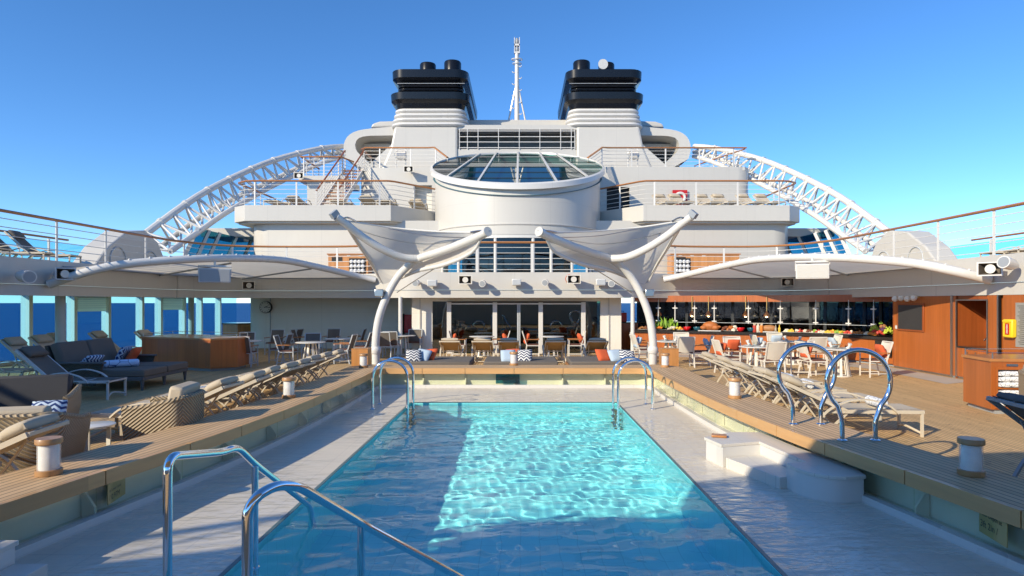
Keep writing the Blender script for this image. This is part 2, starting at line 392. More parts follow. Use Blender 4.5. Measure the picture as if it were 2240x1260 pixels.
# main deck: planked sheet with the pool well left open
b = MB(); z = 0
ys = [Y0+ (YF-Y0)*k/30 for k in range(31)]
LW = [Vector((XC-aws(y)-.3, y, z)) for y in ys]; RW = [Vector((XC+aws(y)+.3, y, z)) for y in ys]
b.strip([Vector((-16.2, p.y, z)) for p in LW], LW, True); b.strip(RW, [Vector((16.2, p.y, z)) for p in RW], True)
b.add([(-16.2, YF, z), (16.2, YF, z), (16.2, 38, z), (-16.2, 38, z)], [(0, 1, 2, 3)])
b.add([(-16.2, -18, z), (16.2, -18, z), (16.2, Y0, z), (-16.2, Y0, z)], [(0, 1, 2, 3)])
struct('deck_floor', b, M['deck'], smooth=0)
# grey margin strip of the deck by the buffet and the wood wall
b = MB(); P = [Vector(q) for q in ((11.15, 15.8, .004), (11.15, 19.2, .004), (11.2, 19.6, .004), (10.7, 20.9, .004), (9.6, 22, .004), (7, 23.6, .004), (4.5, 24.6, .004))]
Q = [Vector(q) for q in ((10.2, 15.3, .004), (10.3, 17.9, .004), (10.3, 18.8, .004), (9.9, 20, .004), (8.9, 20.9, .004), (6.5, 22.6, .004), (4.2, 23.6, .004))]
struct('deck_margin', b.strip(P, Q, False), plain('margin_grey', (.42, .40, .36), .6), smooth=0)
# pool shell: shallow ledges all round and the deep basin
LZ = 0.0
b = MB()
L = [Vector((XC-aws(y)-.06, y, LZ)) for y in ys]; Rr = [Vector((XC+aws(y)+.06, y, LZ)) for y in ys]
def inner(x, y): return Vector((x, min(max(y, PY0), PY1), LZ))
b.strip(L, [inner(PX0, p.y) for p in L], True); b.strip([inner(PX1, p.y) for p in Rr], Rr, True)
b.add([(PX0, PY1, LZ), (PX1, PY1, LZ), tuple(Rr[-1]), tuple(L[-1])], [(0, 1, 2, 3)])
b.add([tuple(L[0]), tuple(Rr[0]), (PX1, PY0, LZ), (PX0, PY0, LZ)], [(0, 1, 2, 3)])
ledge = struct('pool_ledge', b, M['ledge'], smooth=0)
b = MB(); x0, x1, y0, y1 = PX0, PX1, PY0, PY1
b.add([(x0, y0, PD), (x1, y0, PD), (x1, y1, PD), (x0, y1, PD), (x0, y0, LZ), (x1, y0, LZ), (x1, y1, LZ), (x0, y1, LZ)],
      [(0, 1, 2, 3), (0, 3, 7, 4), (1, 5, 6, 2), (3, 2, 6, 7), (0, 4, 5, 1)])
basin = struct('pool_basin', b, M['pooltile'], smooth=0)
b = MB()   # darker line of trim tile round the basin's rim
for a, c in (((x0, y0), (x0, y1)), ((x1, y0), (x1, y1)), ((x0, y1), (x1, y1))):
    d = Vector((c[0]-a[0], c[1]-a[1], 0)).normalized(); 
    b.bar((a[0], a[1], LZ+.004), (c[0], c[1], LZ+.004), .035, .006)
trim = struct('pool_rim', b, plain('rim_tile', (.10, .17, .17), .4))
# water
b = MB(); NX, NY = 230, 440
rw = random.Random(3)
WV = [(rw.gauss(0, .55), rw.uniform(.16, .34), rw.uniform(0, 6.28), .0008) for i in range(14)]+[(rw.gauss(.2, .7), rw.uniform(.45, .9), rw.uniform(0, 6.28), .0015) for i in range(7)]+[(rw.gauss(0, .8), rw.uniform(.11, .2), rw.uniform(0, 6.28), .0006) for i in range(8)]
def wh(x, y):
    s = 0
    for a, Lw, ph, am in WV:
        k = 6.283/Lw; s += am*Lw/.4*math.sin(k*(x*math.sin(a)+y*math.cos(a))+ph+.9*math.sin(x*1.3+ph)+.6*math.sin(y*.9+ph*2))
    e = min(x-PX0, PX1-x, PY1-y)
    return s*(.5+.5*min(1, max(0, e/.3)))
for j in range(NY+1):
    y = PY0+.001+(PY1-PY0-.002)*j/NY
    for i in range(NX+1):
        x = PX0+.001+(PX1-PX0-.002)*i/NX; b.v.append((x, y, wh(x, y)-.028))
for j in range(NY):
    for i in range(NX):
        a = j*(NX+1)+i; b.f.append((a, a+1, a+NX+2, a+NX+1)); b.uv.append(None)
t = NT('pool_water'); t.t.nodes.remove(t.bsdf); g = t.n('ShaderNodeBsdfRefraction'); g.inputs['IOR'].default_value = 1.08; g.inputs['Roughness'].default_value = 0
g.inputs['Color'].default_value = (.93, .99, 1, 1); lw = t.n('ShaderNodeLayerWeight'); lw.inputs[0].default_value = .5; gg = t.n('ShaderNodeBsdfGlossy'); gg.inputs['Roughness'].default_value = .03
mx_ = t.n('ShaderNodeMixShader'); t.l(t.math('MULTIPLY_ADD', t.math('POWER', lw.outputs['Facing'], 5), .6, .028), mx_.inputs[0]); t.l(g.outputs[0], mx_.inputs[1]); t.l(gg.outputs[0], mx_.inputs[2])
t.l(mx_.outputs[0], t.out.inputs[0]); M['water'] = t.m
water = struct('pool_water', b, M['water'], smooth=180)
water.cycles.is_caustics_caster = True
for o in (basin,): o.cycles.is_caustics_receiver = True
# ============================================================ POOL BENCH (one thing: planked top, wooden edge pieces, glass panels, gutter behind)
bench = thing('pool_bench', 'curved teak bench running round the swimming pool above a glass band', 'bench', (0, 0, 0))
BT, BW = .45, .8
path = [Vector((XC-aws(y), y, 0)) for y in [Y0-3+.3*k for k in range(0, 54)] if y < YF-.45]
path += [Vector((XC-3.07, YF-.2, 0)), Vector((XC-2.95, YF, 0)), Vector((XC-2.0, YF, 0)), Vector((XC, YF, 0))]
full = path+[Vector((2*XC-p.x, p.y, 0)) for p in path[-2::-1]]
full = resample(fillet(full, .12, 3), .14)
def bench_out(p):
    return None
outer = []
O = offs(full, BW)
for i, p in enumerate(O):
    outer.append(Vector((max(min(p.x, XC+5.2), XC-5.2), min(p.y, YF+.95), 0)))
# square the outer far corners
for i, p in enumerate(full):
    if p.y > YF-.5:
        s = -1 if p.x < XC else 1
        if abs(p.x-XC) > 2.9: outer[i] = Vector((XC+s*(3.86 if p.y < YF-.1 else 3.5), YF+.95 if p.y >= YF-.1 else p.y+.1+(p.y-YF+.5)*1.2, 0))
Lc = [0]
for a, c in zip(full, full[1:]): Lc.append(Lc[-1]+(c-a).length)
tot = Lc[-1]
b = MB()
for i in range(len(full)-1):
    a, c, d, e = full[i], full[i+1], outer[i+1], outer[i]
    v = [Vector((q.x, q.y, BT)) for q in (a, c, d, e)]
    b.add(v, [(0, 3, 2, 1)][:1] if False else [(0, 1, 2, 3)], [((Lc[i], 0), (Lc[i+1], 0), (Lc[i+1], BW), (Lc[i], BW))])
    b.add([Vector((q.x, q.y, zz)) for q in (d, e) for zz in (0, BT)], [(0, 1, 3, 2)], [((Lc[i+1], 1), (Lc[i+1], 1.4), (Lc[i], 1.4), (Lc[i], 1))])
b.build('seat', M['bench'], bench, smooth=30)
k = 0; seg0 = 0; SEG = tot/round(tot/1.085)
for i in range(1, len(full)):
    if Lc[i] >= (k+1)*SEG-.071 or i == len(full)-1:
        pts = full[seg0:i+1]
        if len(pts) > 1:
            q = [p.copy() for p in pts]
            d0 = (q[1]-q[0]).normalized(); d1 = (q[-1]-q[-2]).normalized(); q[0] += d0*.006; q[-1] -= d1*.006
            MB().wall([(p.x, p.y) for p in [o_-Vector((0, 0, 0)) for o_ in q]], BT-.125, BT+.004, .05).build('edge_piece', M['benchface'], bench, smooth=30)
            g = offs(pts, .09)
            if pts[0].y > 2:
                MB().wall([(p.x, p.y) for p in g], .075, BT-.12, .012).build('glass_panel', M['poolglass'], bench, smooth=30)
            # divider of the overflow gutter
            f = offs(pts, .105)[0]; r_ = offs(pts, .24)[0]
            zz = .30
            MB().prism([(0, .03), (0, .12), (.135, zz), (.135, .03)], -.012, .012, Matrix.Translation(f) @ Matrix(((( r_-f).normalized().x, 0, (pts[1]-pts[0]).normalized().x, 0), ((r_-f).normalized().y, 0, (pts[1]-pts[0]).normalized().y, 0), (0, 1, 0, 0), (0, 0, 0, 1)))).build('divider', M['gutter'], bench, smooth=0)
        seg0 = i; k += 1
f = offs(full, .25); fl = offs(full, .10)
MB().wall([(p.x, p.y) for p in f], -.06, BT-.006, .03).build('gutter_wall', M['gutter'], bench, smooth=30)
MB().strip([Vector((p.x, p.y, .03)) for p in fl], [Vector((p.x, p.y, .03)) for p in f]).build('gutter_floor', M['gutter'], bench, smooth=30)
kb = offs(full, .04)
MB().wall([(p.x, p.y) for p in full], -.06, .07, .085).build('kerb', M['white2'], bench, smooth=30)
# dark slot where the far glass shows the steps behind
MB().box(-.55, .0, YF+.095, YF+.10, .09, .31).build('dark_pane', M['bluescreen'], bench)
# ------------------------------------------------------------ stone steps in the pool
def step_block(name, label, tops, step, zt, zs):
    o = thing(name, label, 'steps')
    b = MB(); b.prism(tops, -.06, zt-.035); b.build('block', M['white2'], o, smooth=40)
    cx = sum(p[0] for p in tops)/len(tops); cy = sum(p[1] for p in tops)/len(tops)
    MB().prism([(cx+(x-cx)*1.03, cy+(y-cy)*1.03) for x, y in tops], zt-.035, zt).build('cap', M['cap'], o, smooth=0, bevel=.006)
    MB().prism(step, -.06, zs).build('step', M['cap'], o, smooth=0, bevel=.006)
    return o
arc = [(3.38-.62+.62*(1-math.cos(a)) if False else 2.80+.62*(1-math.cos(a))*.55, 6.62-.42*math.sin(a)) for a in [R(x) for x in range(0, 91, 15)]]
tops = [(2.32, 7.97), (2.75, 8.27), (3.12, 8.27), (3.22, 7.4), (3.40, 6.55), (3.36, 6.25)]+arc[::-1]+[(2.80, 6.72), (3.02, 6.76), (2.90, 7.72), (2.40, 7.56)]
step_block('pool_steps', 'white stone steps with a lower tread built into the pool ledge on the buffet side', tops, [(2.43, 7.55), (2.89, 7.72), (3.0, 6.76), (2.72, 6.70)], .27, .12)
step_block('pool_steps', 'white stone step block cut by the picture edge on the window side of the pool', [(-3.55, 4.5), (-3.78, 4.5), (-3.95, 3.4), (-4.05, 2.4), (-3.55, 2.4)], [(-3.31, 4.49), (-3.545, 4.49), (-3.545, 2.4), (-3.31, 2.4)], .27, .12)
o = MB().box(-.09, .09, -.06, .06, 0, .025).build('wooden_tile', M['teak'], loc=gz(1573, 955, .275), bevel=.004); tag(o, 'small varnished wooden tile lying on the white pool steps', 'wooden tile'); o.rotation_euler.z = -.3
# ============================================================ DECK 2: slab, ceiling, fascia
FI = [(-12.4, 1.0), (-12.4, 20.5), (-12.2, 23.2), (-11.6, 24.7), (-10.4, 25.3), (-8.4, 25.4), (-6.6, 25.2), (-5.2, 24.4), (-4.3, 23.75), (-3.2, 23.6), (XC, 23.6)]
FI = [Vector((x, y, 0)) for x, y in FI]
def rmap(p):
    x = 2*XC-p.x; return Vector((x-.95*min(1, max(0, (x-8.6)/2.6)), p.y, p.z))
def mir(P): return [rmap(p) for p in P]
fleft = spline(FI, 5)
FAS = fleft+mir(fleft)[-2::-1]
Z2, ZS = 3.0, 2.13
deck2 = MB()
outer2 = []
for p in FAS:
    x = -16.2 if p.x < -12 else (16.2 if p.x > 10.9 else p.x*1.31)
    outer2.append(Vector((x, p.y if abs(x) == 16.2 and p.y < 22 else 37, 0)))
deck2.strip([Vector((p.x, p.y, Z2)) for p in FAS], [Vector((p.x, p.y, Z2)) for p in outer2])
struct('upper_deck', deck2, plain('upper_deck_blue', (.40, .33, .24), .7), smooth=0)
c2 = MB(); fi = offs(FAS, .06); c2.strip([Vector((p.x, p.y, 2.22)) for p in fi], [Vector((p.x, p.y, 2.22)) for p in outer2], True)
struct('ceiling', c2, M['greywall'], smooth=0)
fas = thing('deck_fascia', 'white curved fascia band under the upper deck railing around the pool deck', 'fascia')
MB().wall([(p.x, p.y) for p in FAS], 2.42, 3.07, .10).build('upper_band', M['white'], fas, smooth=25)
MB().wall([(p.x, p.y) for p in offs(FAS, .04)], ZS, 2.415, .10).build('lower_band', M['white'], fas, smooth=25)
# ============================================================ railing builder
def railing(name, label, path, z0, h=1.1, post=2.0, bars=5, group=None, rx=.022, cap=.068, wood=True, posts_at=None, bar_r=.012):
    o = thing(name, label, 'railing', (0, 0, 0), 0, group)
    P = [Vector((p[0], p[1], p[2] if len(p) > 2 else 0)) for p in path]
    base = z0
    MB().tube([p+Vector((0, 0, base+h)) for p in P], cap, 8, r2=cap*.6).build('handrail', M['teak'] if wood else M['white2'], o, smooth=50)
    for k in range(bars):
        z = base+h*(k+.6)/(bars+.5)
        MB().tube([p+Vector((0, 0, z)) for p in P], bar_r, 6).build('bar', M['white2'], o, smooth=50)
    Q = resample(P, post)
    for i, p in enumerate(Q):
        d = (Q[min(i+1, len(Q)-1)]-Q[max(i-1, 0)]); d.z = 0; d.normalize()
        MB().bar(p+Vector((0, 0, base-.02)), p+Vector((0, 0, base+h-.03)), .07, .025, up=(d.y, -d.x, 0)).build('post', M['white2'], o, smooth=0)
    return o
RP = [p for p in offs(FAS, .12)]
railing('deck_railing', 'long white railing with teak handrail curving round the upper deck edge', resample(RP, .35), Z2+.05, 1.13, 2.05)
M['blind'] = fabric('blind_fabric', (.80, .76, .66), .6); M['bright'] = plain('sunlit_frame_white', (.82, .84, .80), .4, 0, .03)  # mullion white is lighter than the other frames: sunlight put into its colour
# deck 1 ceiling beam line: outboard sides -> side windows
for s, lab in ((-1, 'window'), (1, 'buffet')):
    X = s*16.0
    if s < 0:
        o = thing('window_wall', 'tall glazed wall of sea windows with white mullions along the deck side', 'window wall')
        edges = [3.0, 8.6, 13, 16.3, 19.3, 20.8, 22.9, 24.8, 27, 28.4, 30.4, 32, 34, 36.2]
        for i, (a, c) in enumerate(zip(edges, edges[1:])):
            MB().box(X-.006, X+.006, a+.06, c-.06, .1, 2.2).build('pane', M['sideglass'], o)
            MB().box(X-.16, X+.12, a-.08, a+.08, 0, 2.22).build('mullion', M['bright'], o, smooth=0)
            if i in (1, 3, 6, 9):
                f = MB().box(X-.03, X+.03, a+.07, c-.07, 1.62, 2.2).build('louvre', M['blind'], o, smooth=0)
                l = MB()
                for q in range(6): l.box(X+.05, X+.09, a+.15, c-.15, 1.74+.075*q, 1.77+.075*q)
                l.build('louvre_blades', M['white2'], f, smooth=0)
                MB().box(X-.05, X+.06, a+.06, a+.16, .1, 1.62).build('frame', M['white2'], o, smooth=0)
        MB().box(X-.1, X+.12, 0, 36.3, -.02, .1).build('sill', M['white2'], o, smooth=0)
        MB().box(X-.1, X+.12, 0, 36.3, 2.2, 2.5).build('header', M['white2'], o, smooth=0)
    else:
        o = tag(MB().box(X-.1, X+.1, 0, 38, 0, 2.4).build('side_wall', M['white']), 'white ship side wall beyond the buffet', 'wall')
for q in (at(130, 740, 18.6), at(422, 740, 31), at(385, 740, 33)):
    pass
for x, y, lab in ((-13.35, 18.6, 'pale round column standing among the loungers by the windows'), (-15.3, 29.8, 'pale round column standing beside the farther sea windows')):
    c = thing('column', lab, 'column', (x, y, 0)); MB().cyl((0, 0, 0), .13, 2.22, 20).build('shaft', M['lightgrey'], c); MB().cyl((0, 0, 0), .19, .05, 20).build('base_ring', M['lightgrey'], c)
# clock wall, door bay, back walls
wl = thing('clock_wall', 'shaded pale wall with rounded end carrying the clock', 'wall')
MB().wall([(-4.0, 27.3), (-10.9, 27.3), (-11.4, 27.4), (-11.65, 27.7), (-11.7, 28.1), (-11.7, 34)], 0, 2.22, -.15).build('panel', M['greywall'], wl, smooth=40)
MB().box(-10.65, -10.62, 27.275, 27.3, 0, 2.2).build('joint', M['grey'], wl)
bay = thing('door_wall', 'white framed glass door front under the fascia facing the pool', 'glass front')
for a, c in ((-4.15, -3.36), (3.10, 3.9)):
    MB().box(a, c, 24.6, 24.75, 0, 2.22).build('side_panel', M['greywall'], bay, smooth=0)
    MB().box(a+.3, a+.34, 24.56, 24.6, 0, 2.22).build('joint_cover', M['white'], bay, smooth=0)
MB().box(-4.15, -4.0, 24.75, 27.3, 0, 2.22).build('return_wall', M['greywall'], bay, smooth=0)
MB().box(3.75, 3.9, 24.75, 27.3, 0, 2.22).build('return_wall', M['greywall'], bay, smooth=0)
MB().box(-3.36, 3.10, 24.6, 24.8, 2.0, 2.22).build('header', M['greywall'], bay, smooth=0)
for a, c in ((-3.36, -2.76), (2.50, 3.10)):
    MB().box(a, c, 24.68, 24.70, .02, 2.0).build('pane', M['glassdoor'], bay)
posts = [-2.70, -.95, .80, 2.43]
for x in posts:
    MB().box(x-.085, x+.085, 24.42, 24.56, 0, 1.97).build('post', M['white2'], bay, smooth=0, bevel=.01)
for a, c in zip(posts, posts[1:]):
    MB().box(a+.085, c-.085, 24.44, 24.54, 1.88, 1.94).build('top_rail', M['white2'], bay, smooth=0)
    MB().box(a+.09, c-.09, 24.5, 24.515, .05, 1.88).build('pane', M['glassdoor'], bay)
MB().box(-.10, -.04, 24.44, 24.54, .02, 1.88).build('door_stile', M['lightgrey'], bay, smooth=0)
MB().box(-.02, .02, 24.43, 24.53, .02, 1.88).build('door_stile', M['lightgrey'], bay, smooth=0)
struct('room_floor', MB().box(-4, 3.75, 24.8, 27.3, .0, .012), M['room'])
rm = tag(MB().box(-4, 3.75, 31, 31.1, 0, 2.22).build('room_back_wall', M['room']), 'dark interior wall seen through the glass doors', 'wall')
tag(MB().box(-11.7, 3.9, 34, 34.1, 0, 2.22).build('end_wall', M['greywall']), 'pale end wall of the shaded passage beyond the clock wall', 'wall')
for x, lab in ((-4.43, 'thin white pillar under the fascia on the clock wall side'), (4.19, 'thin white pillar under the fascia on the buffet side')):
    c = thing('pillar', lab, 'pillar', (x, 23.75, 0)); MB().cyl((0, 0, 0), .075, 2.16, 18).build('shaft', M['white2'], c); MB().cyl((0, 0, 0), .13, .04, 18).build('base_ring', M['white2'], c)
# ============================================================ DECK 2 rear walls, drum tower, skylight
DC = Vector((-.1, 30.1, 0)); DR = 4.1
wl = thing('rounded_deckhouse', 'white rounded deckhouse wall behind the upper deck on the truss and stair side', 'deckhouse')
MB().wall([(x, y) for x, y in [(-3.2, 28.5), (-11.2, 28.5), (-11.75, 28.65), (-12.05, 29.0), (-12.15, 29.5), (-12.15, 36)]], 3.0, 5.6, -.15).build('wall', M['white'], wl, smooth=50)
wl = thing('rounded_deckhouse', 'white rounded deckhouse wall behind the upper deck on the buffet side', 'deckhouse')
MB().wall([(x, y) for x, y in [(3.0, 28.5), (11.3, 28.5), (11.85, 28.65), (12.15, 29.0), (12.25, 29.5), (12.25, 36)]], 3.0, 5.6, .15).build('wall', M['white'], wl, smooth=50)
drum = thing('drum_tower', 'white round drum tower with sloping oval glass roof at the ship centre line', 'tower')
SLP = (9.99-6.76)/(2*DR); N = 72
def dz(y, off=0): return 6.76+(y-(DC.y-DR))*SLP+off
def ring(r, z=None, off=0): return [Vector((DC.x+r*math.cos(2*math.pi*k/N), DC.y+r*math.sin(2*math.pi*k/N), z if z is not None else dz(DC.y+r*math.sin(2*math.pi*k/N), off))) for k in range(N+1)]
MB().strip(ring(DR-.25, 4.75), ring(DR-.25, None, -.22)).build('shell', M['white'], drum, smooth=40)
MB().strip(ring(DR-.22, 5.15), ring(DR-.20, 5.19)).strip(ring(DR-.20, 5.19), ring(DR-.25, 5.2)).build('seam', M['white2'], drum, smooth=40)
b = MB(); r0, r1, r2 = ring(DR-.24, None, -.30), ring(DR-.03, None, -.21), ring(DR-.03, None, 0); r3 = ring(DR-.13, None, .04); r4 = ring(DR-.15, None, -.1)
for a, c in ((r0, r1), (r1, r2), (r2, r3), (r3, r4)): b.strip(a, c)
b.build('rim', M['white2'], drum, smooth=30)
b = MB(); g = ring(DR-.14, None, -.02)[:-1]; b.add(g, [tuple(range(N))]); b.build('skylight', M['skylight'], drum, smooth=0)
b = MB(); g = ring(DR-.16, None, -.5)[:-1]; b.add(g, [tuple(range(N))]); b.build('ceiling', plain('skylight_depth', (.05, .15, .19), .6), drum, smooth=0)
for x, x2 in ((-3.0, -2.0), (-1.62, -1.13), (0, 0), (1.62, 1.13), (3.0, 2.0)):
    # glazing bars fanning on the sloped glass
    def py(x, s): return DC.y+s*math.sqrt(max(0, (DR-.15)**2-x*x))
    a = Vector((DC.x+x*1.0, py(x, -1), 0)); c = Vector((DC.x+x2, py(x2, 1), 0)); a.z = dz(a.y, .03); c.z = dz(c.y, .03)
    MB().bar(a, c, .09, .06).build('glazing_bar', M['white2'], drum, smooth=0)
for k in range(5):
    y = DC.y-DR+1.3+1.3*k; x = math.sqrt(max(.1, (DR-.15)**2-(y-DC.y)**2))
    MB().bar((DC.x-x, y, dz(y, .0)), (DC.x+x, y, dz(y, .0)), .02, .02).build('crossbar', M['rubber'], drum, smooth=0)
# glazed bay under the drum
gb = thing('glass_bay', 'curved teal glass bay under the drum tower on the upper deck', 'glass bay')
cur = [Vector((DC.x+3.75*math.sin(a), DC.y-3.75*math.cos(a), 0)) for a in [R(x) for x in range(-62, 63, 4)]]
MB().wall([(p.x, p.y) for p in cur], 3.1, 4.68, .02).build('glass', M['bluescreen'], gb, smooth=60)
inn_ = [Vector((DC.x+2.6*math.sin(R(k)), DC.y-2.6*math.cos(R(k)), 0)) for k in range(-150, 151, 6)]
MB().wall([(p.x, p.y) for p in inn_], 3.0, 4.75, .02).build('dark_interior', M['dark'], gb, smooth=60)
for k in (0, 5, 9, 12, 18, 21, 25, 30):
    p = cur[k]; MB().cyl((p.x, p.y, 3.0), .07, 1.75, 10).build('mullion', M['white2'], gb)
MB().wall([(p.x, p.y) for p in offs(cur, -.08)], 4.62, 4.80, .2).build('head', M['white2'], gb, smooth=60)
MB().wall([(p.x, p.y) for p in offs(cur, -.06)], 3.0, 3.12, .2).build('sill', M['white2'], gb, smooth=60)
# ============================================================ BALCONIES on deck 3
Z3 = 6.22
BAL = {}
for s, lab in ((-1, 'stair side'), (1, 'buffet side')):
    o = thing('balcony', 'white cantilevered balcony slab beside the drum tower on the '+lab, 'balcony')
    f = lambda x: x if s < 0 else 2*(-.12)-x
    e = [(-3.75, 31.2), (-3.55, 30.5), (-5.64, 28.0), (-12.05, 28.0), (-12.75, 28.6), (-12.75, 34.5)]
    e = [(f(x), y) for x, y in e]
    poly = e+[(f(-3.75), 34.5)]
    MB().prism(poly, 5.52, Z3).build('slab', M['white'], o, smooth=0, bevel=.02)
    MB().prism([((x-f(-8))*.97+f(-8), (y-31)*.95+31) for x, y in poly], 5.45, 5.52).build('underside', M['white'], o, smooth=0)
    BAL[s] = e
    pin = [Vector((f(x), y, 0)) for x, y in [(-3.65, 30.6), (-5.68, 28.12), (-12.0, 28.12), (-12.62, 28.65), (-12.62, 33)]]
    railing('balcony_railing', 'white railing with teak handrail on the balcony at the '+lab, resample(fillet(pin, .15, 3), .3), Z3, 1.08, 1.9, group=None)
# deck 3 deckhouses
dh = thing('terrace_deckhouse', 'white rounded deckhouse with open doorway behind the balcony by the stairs', 'deckhouse')
MB().wall([(-2.5, 33.5), (-4.6, 33.5)], Z3, 9.0, -.15).wall([(-5.5, 33.5), (-7.7, 33.5), (-8.15, 33.6), (-8.4, 33.9), (-8.45, 34.3), (-8.45, 38)], Z3, 9.0, -.15).build('wall', M['white'], dh, smooth=50)
MB().box(-5.5, -4.6, 33.5, 33.65, 8.1, 9.0).build('lintel', M['white'], dh, smooth=0)
MB().box(-5.8, -4.3, 34.0, 34.1, Z3, 8.4).build('doorway_back', M['greywall'], dh, smooth=0)
MB().prism([(-8.4, 33.75), (-8.2, 33.56), (-2.5, 33.56), (-2.5, 40), (-8.45, 40)], 8.85, 9.02).build('roof', M['white'], dh, smooth=0)
dh = thing('terrace_deckhouse', 'wide white deckhouse with dark arched doorway behind the buffet side balcony', 'deckhouse')
MB().wall([(5.75, 33.5), (11.4, 33.5), (11.85, 33.6), (12.1, 33.9), (12.15, 34.3), (12.15, 38)], Z3, 9.05, .15).wall([(2.3, 33.5), (4.55, 33.5)], Z3, 9.05, .15).build('wall', M['white'], dh, smooth=50)
MB().box(4.55, 5.75, 33.5, 33.65, 8.0, 9.05).build('lintel', M['white'], dh, smooth=0)
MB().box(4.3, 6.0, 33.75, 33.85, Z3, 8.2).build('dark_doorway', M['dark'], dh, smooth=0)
MB().prism([(12.1, 33.85), (11.8, 33.56), (2.3, 33.56), (2.3, 40), (12.1, 40)], 8.88, 9.07).build('roof', M['white'], dh, smooth=0)
Z4 = 9.05
railing('terrace_railing', 'white railing with teak handrail on the top terrace beside the stairs', [(-3.6, 31.9, -.9), (-4.45, 33.3, -.05), (-4.8, 33.6, 0), (-8.1, 33.6, 0), (-8.35, 33.9, 0), (-8.35, 36, 0)], Z4, 1.03, 1.6)
railing('terrace_railing', 'white railing with teak handrail on the top terrace at the buffet side', [(3.4, 31.9, -.9), (4.3, 33.3, -.05), (4.6, 33.6, 0), (11.9, 33.6, 0), (11.9, 33.9, 0), (10.4, 38, 0)], Z4, 1.03, 1.75)
# stair landing and stairs
ld = thing('stair_landing', 'small white stair landing with railed platform above the balcony', 'landing')
MB().box(-11.4, -9.0, 33.0, 36, 8.2, 8.5).build('platform', M['white'], ld, smooth=0)
MB().box(-11.0, -9.1, 33.1, 33.25, Z3, 8.2).build('support_wall', M['white'], ld, smooth=0)
railing('landing_railing', 'short teak capped railing around the small stair landing', [(-11.3, 36, 0), (-11.3, 33.05, 0), (-9.25, 33.05, 0), (-8.9, 34.2, 0)], 8.5, .98, 1.1)
st = thing('deck_stairs', 'open white stairs with wooden treads climbing from balcony to top terrace', 'stairs')
A0, A1 = Vector((-9.1, 30.2, Z3)), Vector((-8.75, 33.9, 9.0))
for s in (-.5, .5):
    d = Vector((s, 0, 0)); MB().bar(A0+d, A1+d, .05, .22).build('stringer', M['white2'], st, smooth=0)
    MB().tube([A0+d+Vector((0, 0, 1)), A1+d+Vector((0, 0, 1))], .04, 8).build('handrail', M['cherrydk'], st)
    for k in range(4):
        MB().tube([A0+d+Vector((0, 0, .25+.18*k)), A1+d+Vector((0, 0, .25+.18*k))], .012, 6).build('bar', M['white2'], st)
    for k in range(5):
        p = A0.lerp(A1, k/4)+d; MB().bar(p, p+Vector((0, 0, 1)), .05, .03).build('post', M['white2'], st, smooth=0)
for k in range(13):
    p = A0.lerp(A1, (k+.5)/13); MB().box(p.x-.48, p.x+.48, p.y-.13, p.y+.13, p.z-.02, p.z+.02).build('tread', M['teak'], st, smooth=0)
# ============================================================ FUNNELS, MAST, WINGS
def mx(x): return 2*(-.154)-x
def rrect(x0, x1, y0, y1, r, n=5):
    out = []
    for cx, cy, a0 in ((x1-r, y1-r, 0), (x0+r, y1-r, 90), (x0+r, y0+r, 180), (x1-r, y0+r, 270)):
        for k in range(n+1):
            a = R(a0+90*k/n); out.append((cx+r*math.cos(a), cy+r*math.sin(a)))
    return out
def stack(b, rect, r, prof):
    x0, x1, y0, y1 = rect; n = None; vs = []; fs = []
    for o_, z in prof:
        p = rrect(x0-o_, x1+o_, y0-o_, y1+o_, max(.05, r+o_)); n = len(p); vs += [Vector((x, y, z)) for x, y in p]
    for i in range(len(prof)-1):
        for k in range(n):
            l = (k+1) % n; fs.append((i*n+k, i*n+l, (i+1)*n+l, (i+1)*n+k))
    fs.append(tuple(range(n-1, -1, -1))); fs.append(tuple((len(prof)-1)*n+k for k in range(n)))
    b.add(vs, fs); return b
